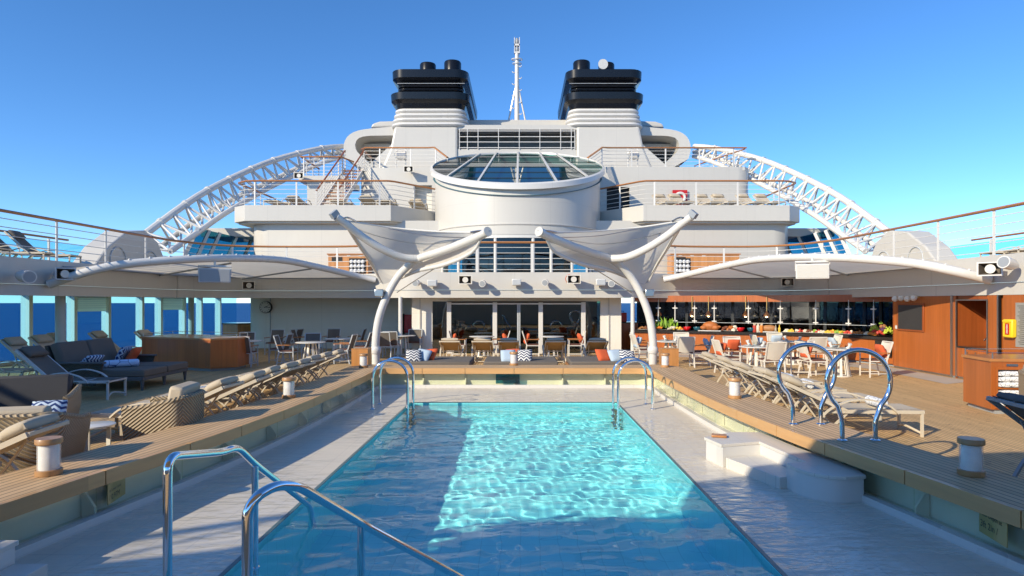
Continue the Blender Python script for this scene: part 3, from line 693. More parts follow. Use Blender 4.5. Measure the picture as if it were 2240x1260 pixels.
for s, lab in ((-1, 'on the stair side'), (1, 'with white horn between its pipes')):
    f = (lambda x: x) if s < 0 else mx
    def rc(a, c): return (min(f(a), f(c)), max(f(a), f(c)))
    fu = thing('funnel', 'black topped ship funnel with white ribbed base '+lab, 'funnel')
    xa, xb = rc(-7.15, -3.55)
    poly = [(f(-8.0), 9.0), (f(-3.5), 9.0), (f(-3.5), 11.88), (f(-7.05), 11.88), (f(-7.3), 10.6)]
    XZ = Matrix(((1, 0, 0, 0), (0, 0, 1, 0), (0, 1, 0, 0), (0, 0, 0, 1)))
    MB().prism(poly, 36, 43.5, XZ).build('casing', M['white'], fu, smooth=0, bevel=.12)
    MB().prism([(f(-9.3), 9.05), (f(-7.6), 9.05), (f(-7.2), 10.9)], 36.1, 36.3, XZ).build('buttress', M['white'], fu, smooth=0)
    x0, x1 = rc(-7.0, -3.2)
    b = MB(); pf = []
    for k in range(4):
        z = 11.86+.275*k; o_ = .30-.07*k
        pf += [(o_-.16, z), (o_-.02, z+.03), (o_+.04, z+.10), (o_+.02, z+.19), (o_-.05, z+.235), (o_-.2, z+.25)]
    stack(b, (x0, x1, 36.2, 44.2), .5, pf); b.build('white_ribs', M['white2'], fu, smooth=40)
    b = MB(); stack(b, (x0, x1, 36.2, 44.3), .5, [(-.05, 12.9), (.05, 12.95), (.12, 13.2), (.35, 13.38), (.38, 13.76), (.1, 13.78)]); b.build('lower_flange', M['black'], fu, smooth=35)
    b = MB(); pf = []
    for k in range(3):
        z = 13.74+.21*k; pf += [(-.12, z), (-.02, z+.05), (0, z+.12), (-.03, z+.18), (-.18, z+.2)]
    stack(b, (x0, x1, 36.3, 44.3), .5, pf+[(-.1, 14.45)]); b.build('black_ribs', M['black'], fu, smooth=40)
    b = MB(); stack(b, (x0, x1, 36.2, 44.5), .45, [(-.1, 14.3), (.05, 14.45), (.26, 14.62), (.28, 15.06), (-.3, 15.1)]); b.build('upper_flange', M['black'], fu, smooth=35)
    MB().bar((f(-6.9), 36.0, 14.28), (f(-3.1), 36.0, 14.28), .03).build('grab_rail', M['grey'], fu)
    for x, r, zt in ((-5.38, .47, 15.86), (-3.93, .50, 15.98)):
        MB().lathe((f(x), 37.5, 15.0), [(r, 0), (r, zt-15-.02), (r*.93, zt-15+.05), (r*.9, zt-15)], 28).build('exhaust_pipe', M['black'], fu, smooth=40)
    if s > 0:
        b = MB().tube([(4.70, 37.0, 15.58), (4.74, 36.4, 15.52)], [.12, .28], 24)
        h = b.build('horn', M['white2'], fu); MB().bar((4.72, 36.6, 15.05), (4.72, 36.6, 15.45), .08).build('horn_bracket', M['white2'], h)
    # wing arm with the rounded shoulder
    wg = thing('wing_arm', 'white hollow rounded wing arm beside the funnel '+('above the stairs' if s < 0 else 'above the buffet side terrace'), 'wing')
    q = [at(a, c, 37) for a, c in ((866, 276), (800, 282), (776, 287), (760, 297), (752, 312), (751, 332), (757, 348))]
    qi = [at(a, c, 37) for a, c in ((800, 372), (812, 360), (778, 330), (776, 312), (784, 301), (802, 297), (866, 296))]
    outer_ = fillet([Vector((p.x, p.z, 0)) for p in q], .3, 3); inn = fillet([Vector((p.x, p.z, 0)) for p in qi], .25, 3)
    b = MB(); n = len(outer_)
    # shell between outer and inner outline, swept in Y
    O1 = resample(outer_, .4); I1 = resample(inn[::-1], .4); m = max(len(O1), len(I1))
    def rs(P, m):
        L = [0]
        for a, c in zip(P, P[1:]): L.append(L[-1]+(c-a).length)
        out = []
        for k in range(m):
            d = L[-1]*k/(m-1); i = 0
            while i < len(P)-2 and L[i+1] < d: i += 1
            out.append(P[i].lerp(P[i+1], (d-L[i])/max(1e-9, L[i+1]-L[i])))
        return out
    O1 = rs(outer_, 20); I1 = rs(inn[::-1], 20)
    def y_(P, y): return [Vector((f(p.x), y, p.y)) for p in P]
    b.strip(y_(O1, 37), y_(I1, 37)); b.strip(y_(O1, 37), y_(O1, 44)); b.strip(y_(I1, 37), y_(I1, 44)); b.strip(y_(O1, 44), y_(I1, 44))
    b.build('shell', M['white'], wg, smooth=45)
    xx = rc(-9.9, -7.0)
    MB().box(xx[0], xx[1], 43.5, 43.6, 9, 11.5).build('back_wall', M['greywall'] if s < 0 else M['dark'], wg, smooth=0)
    for k in range(3): MB().box(xx[0], xx[1], 38.3+1.7*k, 38.45+1.7*k, 11.15, 11.45).build('ceiling_beam', M['white'], wg, smooth=0)
    up = [at(a, c, 43) for a, c in ((866, 277), (810, 279), (815, 270), (830, 265), (866, 264))]
    MB().prism([(f(p.x), p.z) for p in up], 43, 46, XZ).build('upper_hood', M['white'], wg, smooth=0, bevel=.1)
    # gear stand on the terrace
    g = thing('gear_stand', 'small white machinery stand behind the terrace railing '+('by the stair deckhouse' if s < 0 else 'on the buffet side'), 'deck gear', (f(-6.35), 34.2, Z4))
    for dx in (-.25, .25): MB().cyl((dx, 0, 0), .03, 1.15, 8).build('leg', M['white2'], g)
    MB().tube([(-.2, 0, .75), (.28, 0, .75)], .24, 14).build('drum', M['white2'], g); MB().box(-.32, .32, -.06, .06, 1.0, 1.06).build('crossbar', M['white2'], g); MB().tube([(.3*math.cos(a), -.2, .75+.3*math.sin(a)) for a in [k*.6 for k in range(11)]], .02, 6, closed=True).build('wheel', M['white2'], g)
# bridge between the funnels
br = thing('funnel_bridge', 'white bridge with railed dark opening between the two funnels', 'bridge')
MB().box(-3.52, 3.2, 36.1, 36.5, 9, 10.62).build('lower_wall', M['white'], br, smooth=0, bevel=.03)
MB().box(-3.6, 3.3, 38.5, 38.9, 12.0, 12.95).build('upper_beam', M['white'], br, smooth=0, bevel=.03)
MB().box(-3.55, 3.24, 36.12, 36.5, 11.72, 11.98).build('lintel', M['white'], br, smooth=0)
MB().box(-3.55, 3.24, 36.5, 38.9, 11.9, 12.02).build('roof', M['white'], br, smooth=0)
MB().box(-3.5, 3.2, 37.8, 37.85, 10.6, 11.9).build('dark_screen', plain('shade_screen', (.17, .18, .17), .6), br, smooth=0)
o = thing('bridge_railing', 'plain white railing across the opening between the funnels', 'railing')
for z in (10.68, 11.0, 11.3, 11.62): MB().bar((-3.4, 36.06, z), (3.1, 36.06, z), .035).build('bar', M['white2'], o)
for x in (-3.4, -2.95, -2.35, -1.2, -.03, 1.13, 2.3, 2.9, 3.1): MB().bar((x, 36.05, 10.6), (x, 36.05, 11.75), .035).build('post', M['white2'], o)
# mast
ms = thing('mast', 'slim white tripod signal mast with lamps at its head between the funnels', 'mast', (-.17, 38.7, 12.4))
MB().tube([(0, 0, 0), (0, 0, 4.6)], [.16, .12], 14).build('pole', M['white2'], ms)
for s in (-1, 1): MB().tube([(s*.62, 0, 0), (s*.05, 0, 2.75)], .05, 8).build('leg', M['white2'], ms)
for k in range(11):
    s = -1 if k % 2 else 1; z = .2+.36*k
    MB().tube([(s*.1, -.05, z+.02), (s*.22, -.08, z-.02), (s*.29, -.08, z+.06)], .028, 6).build('rung', M['white2'], ms)
MB().tube([(.32*math.cos(a), .2*math.sin(a), 4.25) for a in [k*2*math.pi/16 for k in range(16)]], .03, 6, closed=True).tube([(.26*math.cos(a), .2*math.sin(a), 4.0) for a in [k*2*math.pi/16 for k in range(16)]], .025, 6, closed=True).build('hoop', M['white2'], ms)
hd = MB().box(-.17, .17, -.12, .12, 4.6, 4.7).box(-.17, -.13, -.12, .12, 4.7, 5.55).box(.13, .17, -.12, .12, 4.7, 5.55).box(-.17, .17, -.12, .12, 5.05, 5.17).build('lamp_frame', M['white2'], ms, smooth=0)
for z in (4.72, 5.2):
    MB().lathe((0, 0, z), [(.10, 0), (.12, .05), (.12, .2), (.08, .28), (.08, .32)], 14).build('lamp', M['grey'], ms)
# ============================================================ TRUSSES, FAIRINGS, SCREENS
CH = [
 [(320,510,26),(420,437,28.5),(500,393,31),(600,350,34),(700,325,36.5),(750,320,38)],
 [(372,550,25),(430,510,27),(500,462,29.5),(600,405,33.5),(700,358,36),(752,342,38)],
 [(345,545,26.8),(430,480,29.3),(500,440,31.5),(600,392,34.5),(700,345,37.2),(752,332,38.5)]]
for s, lab in ((-1, 'sea window side'), (1, 'buffet side')):
    tr = thing('arch_truss', 'white arched lattice truss of tubes on the '+lab, 'truss')
    ch = []
    for i, c in enumerate(CH):
        P = resample(spline([at(*q) for q in c], 6), .9)
        P = resample(P, (sum((b_-a_).length for a_, b_ in zip(P, P[1:])))/17)
        if s > 0: P = [Vector((2*(-.07)-p.x, p.y, p.z)) for p in P]
        ch.append(P); MB().tube(P, (.15, .125, .125)[i], 10).build('chord', M['white2'], tr)
        if i == 0:
            for p, q in zip(P[1:-1:2], P[2::2]): MB().tube([p, p.lerp(q, .14)], .185, 10).build('collar', M['white2'], tr)
    b = MB(); n = min(map(len, ch))
    for i in range(n-1):
        u, l1, l2 = ch
        for a, c in ((u[i], l1[i]), (u[i], l1[i+1]), (u[i], l2[i]), (u[i], l2[i+1]), (l1[i], l2[i]), (l1[i], l2[i+1])): b.tube([a, c], .055, 6)
    b.build('lattice', M['white2'], tr)
    fr = thing('truss_fairing', 'white sloped steel fairing at the foot of the arch truss on the '+lab, 'fairing')
    YZ = Matrix(((0, 0, 1, 0), (1, 0, 0, 0), (0, 1, 0, 0), (0, 0, 0, 1)))
    xa, xb = (-14.3, -13.5) if s < 0 else (13.3, 14.1)
    MB().prism([(20.2, 3.0), (21.0, 3.8), (22.0, 4.40), (23.1, 4.56), (23.9, 4.2), (24.8, 3.0)], xa, xb, YZ).build('housing', M['white'], fr, smooth=0, bevel=.05)
    xh = xb+.02 if s < 0 else xa-.02
    for y in (21.5, 23.4): MB().tube([(xh, y+.42*math.cos(a), 3.4+.42*math.sin(a)) for a in [k*2*math.pi/20 for k in range(20)]], .02, 6, closed=True).build('hatch_ring', M['lightgrey'], fr)
    # slanted wind screens
    ws = thing('wind_screen', 'row of slanted blue glass wind screens behind the truss on the '+lab, 'wind screen')
    e = [26.6, 27.6, 28.6, 30.3, 32.0, 33.7, 36]
    g = (lambda x: x) if s < 0 else (lambda x: -.2-x)
    for a, c in zip(e, e[1:]):
        v = [(g(-14.35), a, 3.1), (g(-14.35), c, 3.1), (g(-13.6), c+.4, 5.1), (g(-13.6), a+.4, 5.1)]
        MB().add(v+[(x+.012, y, z) for x, y, z in v], [(0, 1, 2, 3), (7, 6, 5, 4), (0, 4, 5, 1), (2, 6, 7, 3)]).build('pane', M['bluescreen'], ws, smooth=0)
        MB().bar((g(-14.33), a, 3.0), (g(-13.58), a+.4, 5.12), .12, .16).build('mullion', M['white2'], ws, smooth=0)
    MB().box(min(g(-15.2), g(-12.0)), max(g(-15.2), g(-12.0)), 30.5, 33.5, 5.1, 5.5).build('eave', M['white'], ws, smooth=0)
    # outboard glass rail with teak cap on deck 2
    gr = thing('glass_balustrade', 'glass wind balustrade with teak handrail along the upper deck edge on the '+lab, 'balustrade')
    MB().tube([(s*15.9, 8, 4.15), (s*15.9, 22.5, 4.15)], .06, 8, r2=.035).build('handrail', M['teak'], gr)
    for k in range(7):
        y = 9+2.1*k; MB().box(s*15.9-.006, s*15.9+.006, y+.06, y+2.04, 3.15, 4.02).build('glass_panel', M['sideglass'], gr); MB().bar((s*15.9, y, 3), (s*15.9, y, 4.1), .06).build('post', M['white2'], gr, smooth=0)
# ============================================================ SIDE AWNINGS
TP = [(107,622,16.8),(200,592,17.0),(300,575,17.6),(467,565,19),(606,568,21.2),(691,583,22.8),(777,603,24.2),(822,613,24.5)]
TPR = [(2165,612,15.2),(2074,590,15.4),(1974,573,16.2),(1807,563,18),(1668,567,20.6),(1583,582,22.5),(1497,602,24.1),(1452,612,24.5)]
for s, lab in ((-1, 'over the shaded lounge corner'), (1, 'over the buffet terrace')):
    aw_ = thing('side_awning', 'curved white canvas awning on an arched tube '+lab, 'awning')
    T = spline([at(*q) for q in (TP if s < 0 else TPR)], 8); T = resample(T, .25); m = len(T)
    fz = []
    path = [p for p in fleft if p.y > (16.5 if s < 0 else 15)]; path = path[:next(i for i, p in enumerate(path) if p.x > -5.5)]
    path = rs([Vector((p.x+.0, p.y, 0)) for p in path], m)
    fx = (lambda p: p) if s < 0 else (lambda p: Vector((2*XC-.0-p.x, p.y, p.z)))
    I = [Vector((p.x, p.y-.0, 2.93)) for p in offs(path, -.03)]
    gx = fx if s < 0 else rmap
    MB().tube(T, .115, 12).build('arch_tube', M['white2'], aw_)
    b = MB(); rows = []
    for j in range(7):
        v = j/6; rows.append([(a+Vector((0, 0, .05))).lerp(gx(c), v)+Vector((0, 0, .10*math.sin(math.pi*v))) for a, c in zip(T, I)])
    for a, c in zip(rows, rows[1:]): b.strip(a, c)
    b.build('canvas', M['canvas'], aw_, smooth=60)
    b = MB()
    for p in T[2:-2:2]: q = p; b.ball(q+Vector((0, -.06, .10)), .035, n=6, m=4)
    b.build('lacing', M['white2'], aw_)
    MB().tube([p+Vector((0, -.01, .0)) for p in [gx(q) for q in I]], .018, 6).build('seam_cord', M['grey'], aw_)
    for i, j in ((int(m*.72), int(m*.60)), (int(m*.40), int(m*.34))):
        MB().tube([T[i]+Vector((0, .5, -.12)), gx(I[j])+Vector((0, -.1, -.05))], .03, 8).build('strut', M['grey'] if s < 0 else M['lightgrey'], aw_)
    sp = thing('hanging_speaker', 'flat white loudspeaker hanging from the awning tube '+lab, 'speaker', (0, 0, 0))
    p = at(470, 603, 19) if s < 0 else at(1777, 594, 18.1); t0 = at(470, 568, 19) if s < 0 else at(1777, 565, 18.1); rz = -.42*s
    A = Mx(p, rz=rz)
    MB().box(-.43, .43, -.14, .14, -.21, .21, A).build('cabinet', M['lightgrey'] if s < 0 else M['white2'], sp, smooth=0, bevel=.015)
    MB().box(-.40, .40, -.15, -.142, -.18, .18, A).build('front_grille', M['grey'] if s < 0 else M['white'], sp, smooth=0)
    MB().tube([A @ Vector((-.45, 0, .28)), A @ Vector((.45, 0, .28))], .03, 8).build('bracket', M['white2'], sp)
    MB().tube([p+Vector((0, 0, .28)), t0], .035, 8).build('hanger', M['white2'], sp)
    for d in (-.44, .44): MB().bar(A @ Vector((d, 0, .02)), A @ Vector((d, 0, .3)), .02).build('side_arm', M['white2'], sp)
# ============================================================ TENSILE SAILS on forked posts
for s, lab in ((-1, 'on the clock wall side'), (1, 'on the buffet side')):
    cp = thing('sail_canopy', 'white fabric sail canopy on a curved forked post '+lab, 'canopy')
    fx = (lambda p: p) if s < 0 else (lambda p: Vector((2*(-.145)-p.x, p.y, p.z)))
    pp = spline([at(*q) for q in ((823,812,17),(822,775,17),(822,745,17),(828,700,17),(843,655,17),(866,612,17),(890,584,16.9),(915,566,16.7),(955,553,16.2),(1000,537,15.6),(1040,520,15),(1066,507,14.6))], 5)
    n = len(pp); rad = [.108-.006*min(1, i/(n*.5))  for i in range(n)]
    pp[0].z = 0
    MB().tube([fx(p) for p in pp], rad, 16).build('post', M['white2'], cp)
    e = [fx(p) for p in pp]; d = (e[-1]-e[-2]).normalized()
    MB().tube([e[-1]-d*.02, e[-1]+d*.03], .112, 16).build('end_cap', M['white'], cp)
    b0 = pp[1]; MB().lathe(fx(Vector((at(822, 768, 17).x, 17, at(822, 768, 17).z))), [(.13, -.06), (.145, 0), (.145, .07), (.115, .12)], 20).build('collar', M['white2'], cp)
    MB().lathe(fx(Vector((at(823, 812, 17).x, 17, 0))), [(.28, 0), (.28, .03), (.17, .04)], 20).build('foot_plate', M['lightgrey'], cp)
    ar = spline([at(*q) for q in ((918,566,16.7),(880,563,16.5),(835,544,16.2),(790,516,15.9),(757,490,15.6),(735,474,15.4))], 6)
    MB().tube([fx(p) for p in ar], [.104-.012*i/len(ar) for i in range(len(ar))], 14).build('arm', M['white2'], cp)
    q = [fx(p) for p in ar]; d = (q[-1]-q[-2]).normalized(); MB().bar(q[-1], q[-1]+d*.10+Vector((0, 0, .06)), .12, .2).build('tip_plate', M['grey'], cp, smooth=0)
    TL = spline([at(*q) for q in ((752,482,15.5),(850,497,16.6),(950,506,16.2),(1056,509,14.75))], 8)
    LE = spline([at(*q) for q in ((752,482,15.5),(778,525,16.4),(805,565,17.2),(820,590,17.6),(834,618,17.8))], 8)
    RE = spline([at(*q) for q in ((1056,509,14.75),(1035,550,15.2),(975,578,16),(915,592,16.9),(868,612,17.4),(838,622,17.8))], 8)
    m = 20; TL, LE, RE = rs(TL, m), rs(LE, m), rs(RE, m); rows = []
    for j in range(m):
        v = j/(m-1); row = []
        for i in range(m):
            u = i/(m-1); lin = LE[j].lerp(RE[j], u); top = LE[0].lerp(RE[0], u)
            p = lin+(TL[i]-top)*(1-v)**2+Vector((0, 1.1, 0))*math.sin(math.pi*u)*math.sin(math.pi*min(1, v*1.15))**.8*(1-v)
            row.append(fx(p))
        rows.append(row)
    b = MB()
    for a, c in zip(rows, rows[1:]): b.strip(a, c)
    b.build('sail', M['canvas'], cp, smooth=80)
    MB().tube([fx(p) for p in RE[:-2]], [.025+.03*math.sin(math.pi*i/(m-2)) for i in range(m-2)], 10).build('lower_edge', M['white2'], cp)
    MB().tube([fx(p) for p in LE], .045, 8).build('side_edge', M['white2'], cp)
    MB().tube([fx(p) for p in TL], .02, 6).build('top_edge', M['white2'], cp)
    def line(*a): return [fx(at(*q)) for q in a]
    for k_, L in enumerate((line((745,480,15.5),(760,476,15.5),(778,484,15.8)), line((1070,505,14.6),(1050,505,14.7),(1030,508,15)), line((768,505,15.7),(800,560,16.5),(838,620,17)), line((1000,560,16),(930,600,16.6),(868,640,17.0)), line((745,480,15.6),(820,515,16.6),(930,534,16.6),(1030,520,15.4)), line((850,500,16.4),(940,516,16.3),(1030,520,15.2)))):
        MB().tube(spline(L, 6), .022 if k_ < 2 else .011, 6).build('stay_cable', M['steel'], cp)
    MB().box(-.12, .12, -.10, .10, -.10, .10, Mx(fx(at(830, 641, 16.9)))).build('cable_clamp', M['steel'], cp, bevel=.02)
# ============================================================ FASCIA FITTINGS
def flood(p, d, label, r=.125, l=.3, group='round floodlights on the fascia'):
    o = thing('floodlight', label, 'floodlight', p, 0, group)
    d = Vector(d).normalized(); c = d*.12
    MB().tube([c, c+d*l*.3, c+d*l], [r*.6, r*.9, r], 20).build('housing', M['white2'], o)
    MB().tube([c+d*(l-.01), c+d*(l+.006)], r*.82, 20).build('lens', M['grey'], o); MB().tube([Vector((0, .02, 0)), c+d*.05], .04, 8).build('bracket', M['white2'], o); return o
FY = 23.58
for (px, py), lab in zip(((918, 618), (1062, 619), (1197, 617), (1340, 619)), ('first round white floodlight on the fascia from the clock wall', 'round white floodlight on the fascia beside the first horn speaker', 'round white floodlight on the fascia between middle box and second horn speaker', 'round white floodlight on the fascia at its buffet end')):
    flood(at(px, py, FY), (-.25, -1, -.1), lab)
for (px, py), lab in zip(((948, 620), (1130, 618), (1312, 618)), ('small white lamp box on the fascia near the clock wall end', 'small white lamp box at the middle of the fascia', 'small white lamp box on the fascia near the buffet end')):
    o = thing('lamp_box', lab, 'lamp', at(px, py, FY), 0, 'box lamps on the fascia')
    MB().box(-.17, .17, -.38, -.10, -.12, .12).build('housing', M['white2'], o, bevel=.02); MB().box(-.15, .15, -.39, -.381, -.09, .09).build('lens', M['lightgrey'], o); MB().box(-.05, .05, -.1, .02, -.05, .05).build('bracket', M['white2'], o)
def horn(p, rz, label, sc=1, mat='cream', group='horn speakers', rx=0):
    o = thing('horn_speaker', label, 'speaker', p, rz, group); o.scale = (sc, sc, sc); o.rotation_euler.x = rx
    a = [(-.10, -.07), (.10, -.07), (.10, .07), (-.10, .07)]; c = [(-.25, -.16), (.25, -.16), (.25, .16), (-.25, .16)]; i = [(x*.86, z*.82) for x, z in c]
    v = [(x, -.12, z) for x, z in a]+[(x, -.48, z) for x, z in c]+[(x, -.48, z) for x, z in i]+[(x*.6, -.22, z*.6) for x, z in i]
    f = [(0, 1, 2, 3)]+[(k, (k+1) % 4, 4+(k+1) % 4, 4+k) for k in range(4)]+[(4+k, 4+(k+1) % 4, 8+(k+1) % 4, 8+k) for k in range(4)]
    MB().add(v, f).build('flare', M[mat], o, smooth=0)
    MB().add([v[k] for k in range(8, 16)], [(k, (k+1) % 4, 4+(k+1) % 4, 4+k) for k in range(4)]+[(4, 5, 6, 7)]).build('mouth', plain('horn_mouth', (.12, .10, .08), .6), o, smooth=0)
    MB().tube([(0, -.23, 0), (0, -.44, 0)], [.045, .105], 18).build('cone', M['cream'], o); MB().tube([(0, .02, 0), (0, -.13, 0)], .07, 12).build('driver', M['lightgrey'], o); return o
for (px, py, Y), rz, lab in (((1020, 613, FY), 0, 'cream horn speaker on the central fascia nearer the clock wall'), ((1253, 612, FY), 0, 'cream horn speaker on the central fascia nearer the buffet, with orange cable'), ((555, 625, 25.2), 0, 'horn speaker under the awning above the clock wall'), ((1712, 618, 25.0), 0, 'horn speaker under the awning above the buffet'), ((897, 374, 33.4), 0, 'horn speaker on the terrace deckhouse above the open doorway'), ((660, 388, 33.0), 0, 'horn speaker under the stair landing')):
    horn(at(px, py, Y), rz, lab)
o = tag(MB().tube(spline([at(1240, 618, FY-.02), at(1237, 609, FY-.1), at(1243, 601, FY-.1), at(1252, 603, FY-.1)], 5), .012, 6).build('cable', M['orange']), 'short orange cable looping beside a horn speaker on the fascia', 'cable')
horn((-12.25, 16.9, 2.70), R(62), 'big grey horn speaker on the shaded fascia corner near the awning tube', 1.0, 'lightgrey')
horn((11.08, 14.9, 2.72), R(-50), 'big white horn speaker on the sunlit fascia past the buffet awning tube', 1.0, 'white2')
flood((-12.3, 15.65, 2.62), (1, -.55, -.1), 'grey spotlight barrel on the shaded fascia beside the big horn speaker', .16, .5, None)
flood((11.1, 14.25, 2.75), (-1, -.4, .2), 'white spotlight on the sunlit fascia cut by the picture edge', .14, .4, None)
# clock
ck = thing('wall_clock', 'round white station clock with black hands on the shaded wall', 'clock', at(580, 672, 27.12))
MB().tube([(0, .17, 0), (0, 0, 0)], .25, 32).build('case', M['rubber'], ck); MB().tube([(0, -.002, 0), (0, -.014, 0)], .232, 32).build('dial', plain('clock_dial', (.62, .62, .58), .5), ck)
b = MB()
for k in range(12):
    a = R(30*k); b.bar((.165*math.sin(a), -.018, .165*math.cos(a)), (.215*math.sin(a), -.018, .215*math.cos(a)), .02, .005, up=(0, 1, 0))
b.build('hour_mark', M['rubber'], ck, smooth=0)
for a, l, wd in ((R(67), .13, .022), (R(96), .20, .016)): MB().bar((-.04*math.sin(a), -.024, -.04*math.cos(a)), (l*math.sin(a), -.024, l*math.cos(a)), wd, .006, up=(0, 1, 0)).build('hand', M['rubber'], ck, smooth=0)
# red cabinets and the little cupboard
o = thing('fire_cabinet', 'red fire cabinet on the shaded wall behind the thin pillar', 'fire cabinet', (-4.55, 27.1, .68))
MB().box(-.32, .30, -.1, .2, 0, .76).build('body', M['red'], o, bevel=.01); MB().box(-.28, .26, -.112, -.101, .04, .72).build('door', M['red'], o, bevel=.005); MB().box(-.55, -.36, -.06, .2, -.1, .8).build('hose_case', M['rubber'], o, bevel=.02)
o = thing('side_cupboard', 'cherry wood cupboard with black top beside the glass door front', 'cupboard', (4.45, 26.3, 0))
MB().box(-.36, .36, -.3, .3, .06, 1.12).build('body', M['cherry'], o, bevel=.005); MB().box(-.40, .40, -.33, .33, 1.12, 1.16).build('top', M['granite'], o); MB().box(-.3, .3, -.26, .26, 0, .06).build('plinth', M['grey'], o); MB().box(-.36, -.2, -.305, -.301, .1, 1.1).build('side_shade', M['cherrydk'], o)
o = thing('fire_bucket', 'small red cabinet standing on the cherry cupboard', 'fire cabinet', (4.2, 26.3, 1.16))
MB().box(-.18, .18, -.12, .12, 0, .38).build('body', M['red'], o, bevel=.02); MB().box(-.16, .16, -.13, -.121, .05, .33).build('door', M['red'], o); MB().tube([(-.08, 0, .38), (-.08, 0, .44), (.08, 0, .44), (.08, 0, .38)], .012, 6).build('handle', M['rubber'], o)
# ============================================================ FURNITURE PROTOTYPES
ORD = 'first second third fourth fifth sixth seventh eighth ninth tenth eleventh twelfth'.split()
def make_lounger(label, th=25, frame='frame', sling='sling', pillow='pillow', group=None):
    o = thing('sun_lounger', label, 'sun lounger', (0, 0, 0), 0, group)
    W = .31; th = R(th); F = M[frame]; H = .36; hx = -.1; hd = Vector((hx-.95*math.cos(th), 0, H+.95*math.sin(th)))
    b = MB()
    for s in (-W, W): b.bar((hx-.25, s, H), (1.0, s, H), .035, .05)
    for x in (hx, .45, .985): b.bar((x, -W, H), (x, W, H), .03, .03)
    b.build('frame', F, o, smooth=0)
    b = MB(); v = []
    for i in range(9):
        x = hx+.02+(.96-hx)*i/8
        for j in range(5): y = -W+.02+(2*W-.04)*j/4; v.append((x, y, H+.03-.03*math.sin(math.pi*i/8)*math.sin(math.pi*j/4)))
    b.add(v, [(i*5+j, i*5+j+1, i*5+j+6, i*5+j+5) for i in range(8) for j in range(4)]); b.build('seat_sling', M[sling], o)
    bk = MB()
    for s in (-W, W): bk.bar((hx, s, H+.01), (hd.x, s, hd.z), .035, .05)
    bk.bar((hd.x, -W, hd.z), (hd.x, W, hd.z), .035); fr = bk.build('backrest', F, o, smooth=0)
    b = MB(); v = []
    for i in range(7):
        c = Vector((hx, 0, H+.035)).lerp(Vector((hd.x+.02, 0, hd.z+.03)), i/6)
        for j in range(5): v.append((c.x, -W+.02+(2*W-.04)*j/4, c.z-.03*math.sin(math.pi*i/6)*math.sin(math.pi*j/4)))
    b.add(v, [(i*5+j, i*5+j+1, i*5+j+6, i*5+j+5) for i in range(6) for j in range(4)]); b.build('back_sling', M[sling], fr)
    c = Vector((hx, 0, H)).lerp(hd, .84)+Vector((math.sin(th)*.07, 0, math.cos(th)*.09))
    p = MB().cushion(.26, .54, .13, Mx(c, ry=th), 6, .6).build('pillow', M[pillow], o, smooth=70)
    for s in (-.15, .15): MB().bar(c+Vector((.14*math.cos(th), s, -.14*math.sin(th)-.03)), hd+Vector((-.02, s, .035)), .03, .012).build('strap', M[sling], p)
    for s in (-1, 1):
        MB().bar((.97, s*W, 0), (.97, s*W, H), .035).build('leg', F, o, smooth=0)
        MB().bar((-.42, s*W*.92, 0), (hx+.05, s*W*.92, H), .03).build('leg', F, o, smooth=0)
        P = spline([(.62, s*(W+.035), .34), (.45, s*(W+.045), .47), (.15, s*(W+.05), .545), (-.15, s*(W+.05), .50), (-.42, s*(W+.045), .34), (-.62, s*(W+.03), .02)], 5)
        b = MB()
        for a, c_ in zip(P, P[1:]): b.bar(a, a+(c_-a)*1.08, .045, .022)
        b.build('armrest', F, o, smooth=0)
        m = Vector((hx, 0, H)).lerp(hd, .62); MB().bar((m.x, s*W*.8, m.z), (-.28, s*W*.8, .12), .022).build('support', F, o, smooth=0)
    MB().tube(spline([(.97, -W, .05), (.90, 0, .11), (.97, W, .05)], 5), .018, 6).build('foot_bar', F, o)
    MB().bar((-.40, -W*.92, .06), (-.40, W*.92, .06), .025).build('rear_bar', F, o, smooth=0)
    return o
def make_chair(label, frame='cream', sling='creamsling', group=None):
    o = thing('dining_chair', label, 'chair', (0, 0, 0), 0, group); F = M[frame]
    MB().cushion(.46, .48, .05, Mx((.0, 0, .45)), 5, .3).build('seat', M['brownseat'], o, smooth=60)
    b = MB()
    A, C = Vector((-.20, 0, .42)), Vector((-.36, 0, .92))
    for s in (-.25, .25): b.bar(A+Vector((0, s, 0)), C+Vector((0, s, 0)), .03, .03)
    b.bar(C+Vector((0, -.25, 0)), C+Vector((0, .25, 0)), .03); b.bar(A+Vector((0, -.25, 0)), A+Vector((0, .25, 0)), .03)
    k = b.build('backrest', F, o, smooth=0)
    b = MB(); v = []
    for i in range(6):
        for j in range(5): p = A.lerp(C, .04+.93*i/5); v.append((p.x-.025*math.sin(math.pi*j/4), -.23+.46*j/4, p.z))
    b.add(v, [(i*5+j, i*5+j+1, i*5+j+6, i*5+j+5) for i in range(5) for j in range(4)]); b.build('back_sling', M[sling], k)
    for s in (-1, 1):
        MB().bar((.23, s*.27, 0), (.23, s*.27, .64), .03).build('leg', F, o, smooth=0); MB().bar((-.27, s*.27, 0), (-.19, s*.27, .46), .03).build('leg', F, o, smooth=0)
        MB().bar((-.27, s*.27, .64), (.25, s*.27, .64), .05, .024).build('armrest', M['teak'], o, smooth=0)
        MB().bar((-.2, s*.27, .42), (.23, s*.27, .42), .025).build('side_rail', F, o, smooth=0)
        MB().bar((-.24, s*.27, .1), (.23, s*.27, .1), .018).build('stretcher', F, o, smooth=0)
    return o
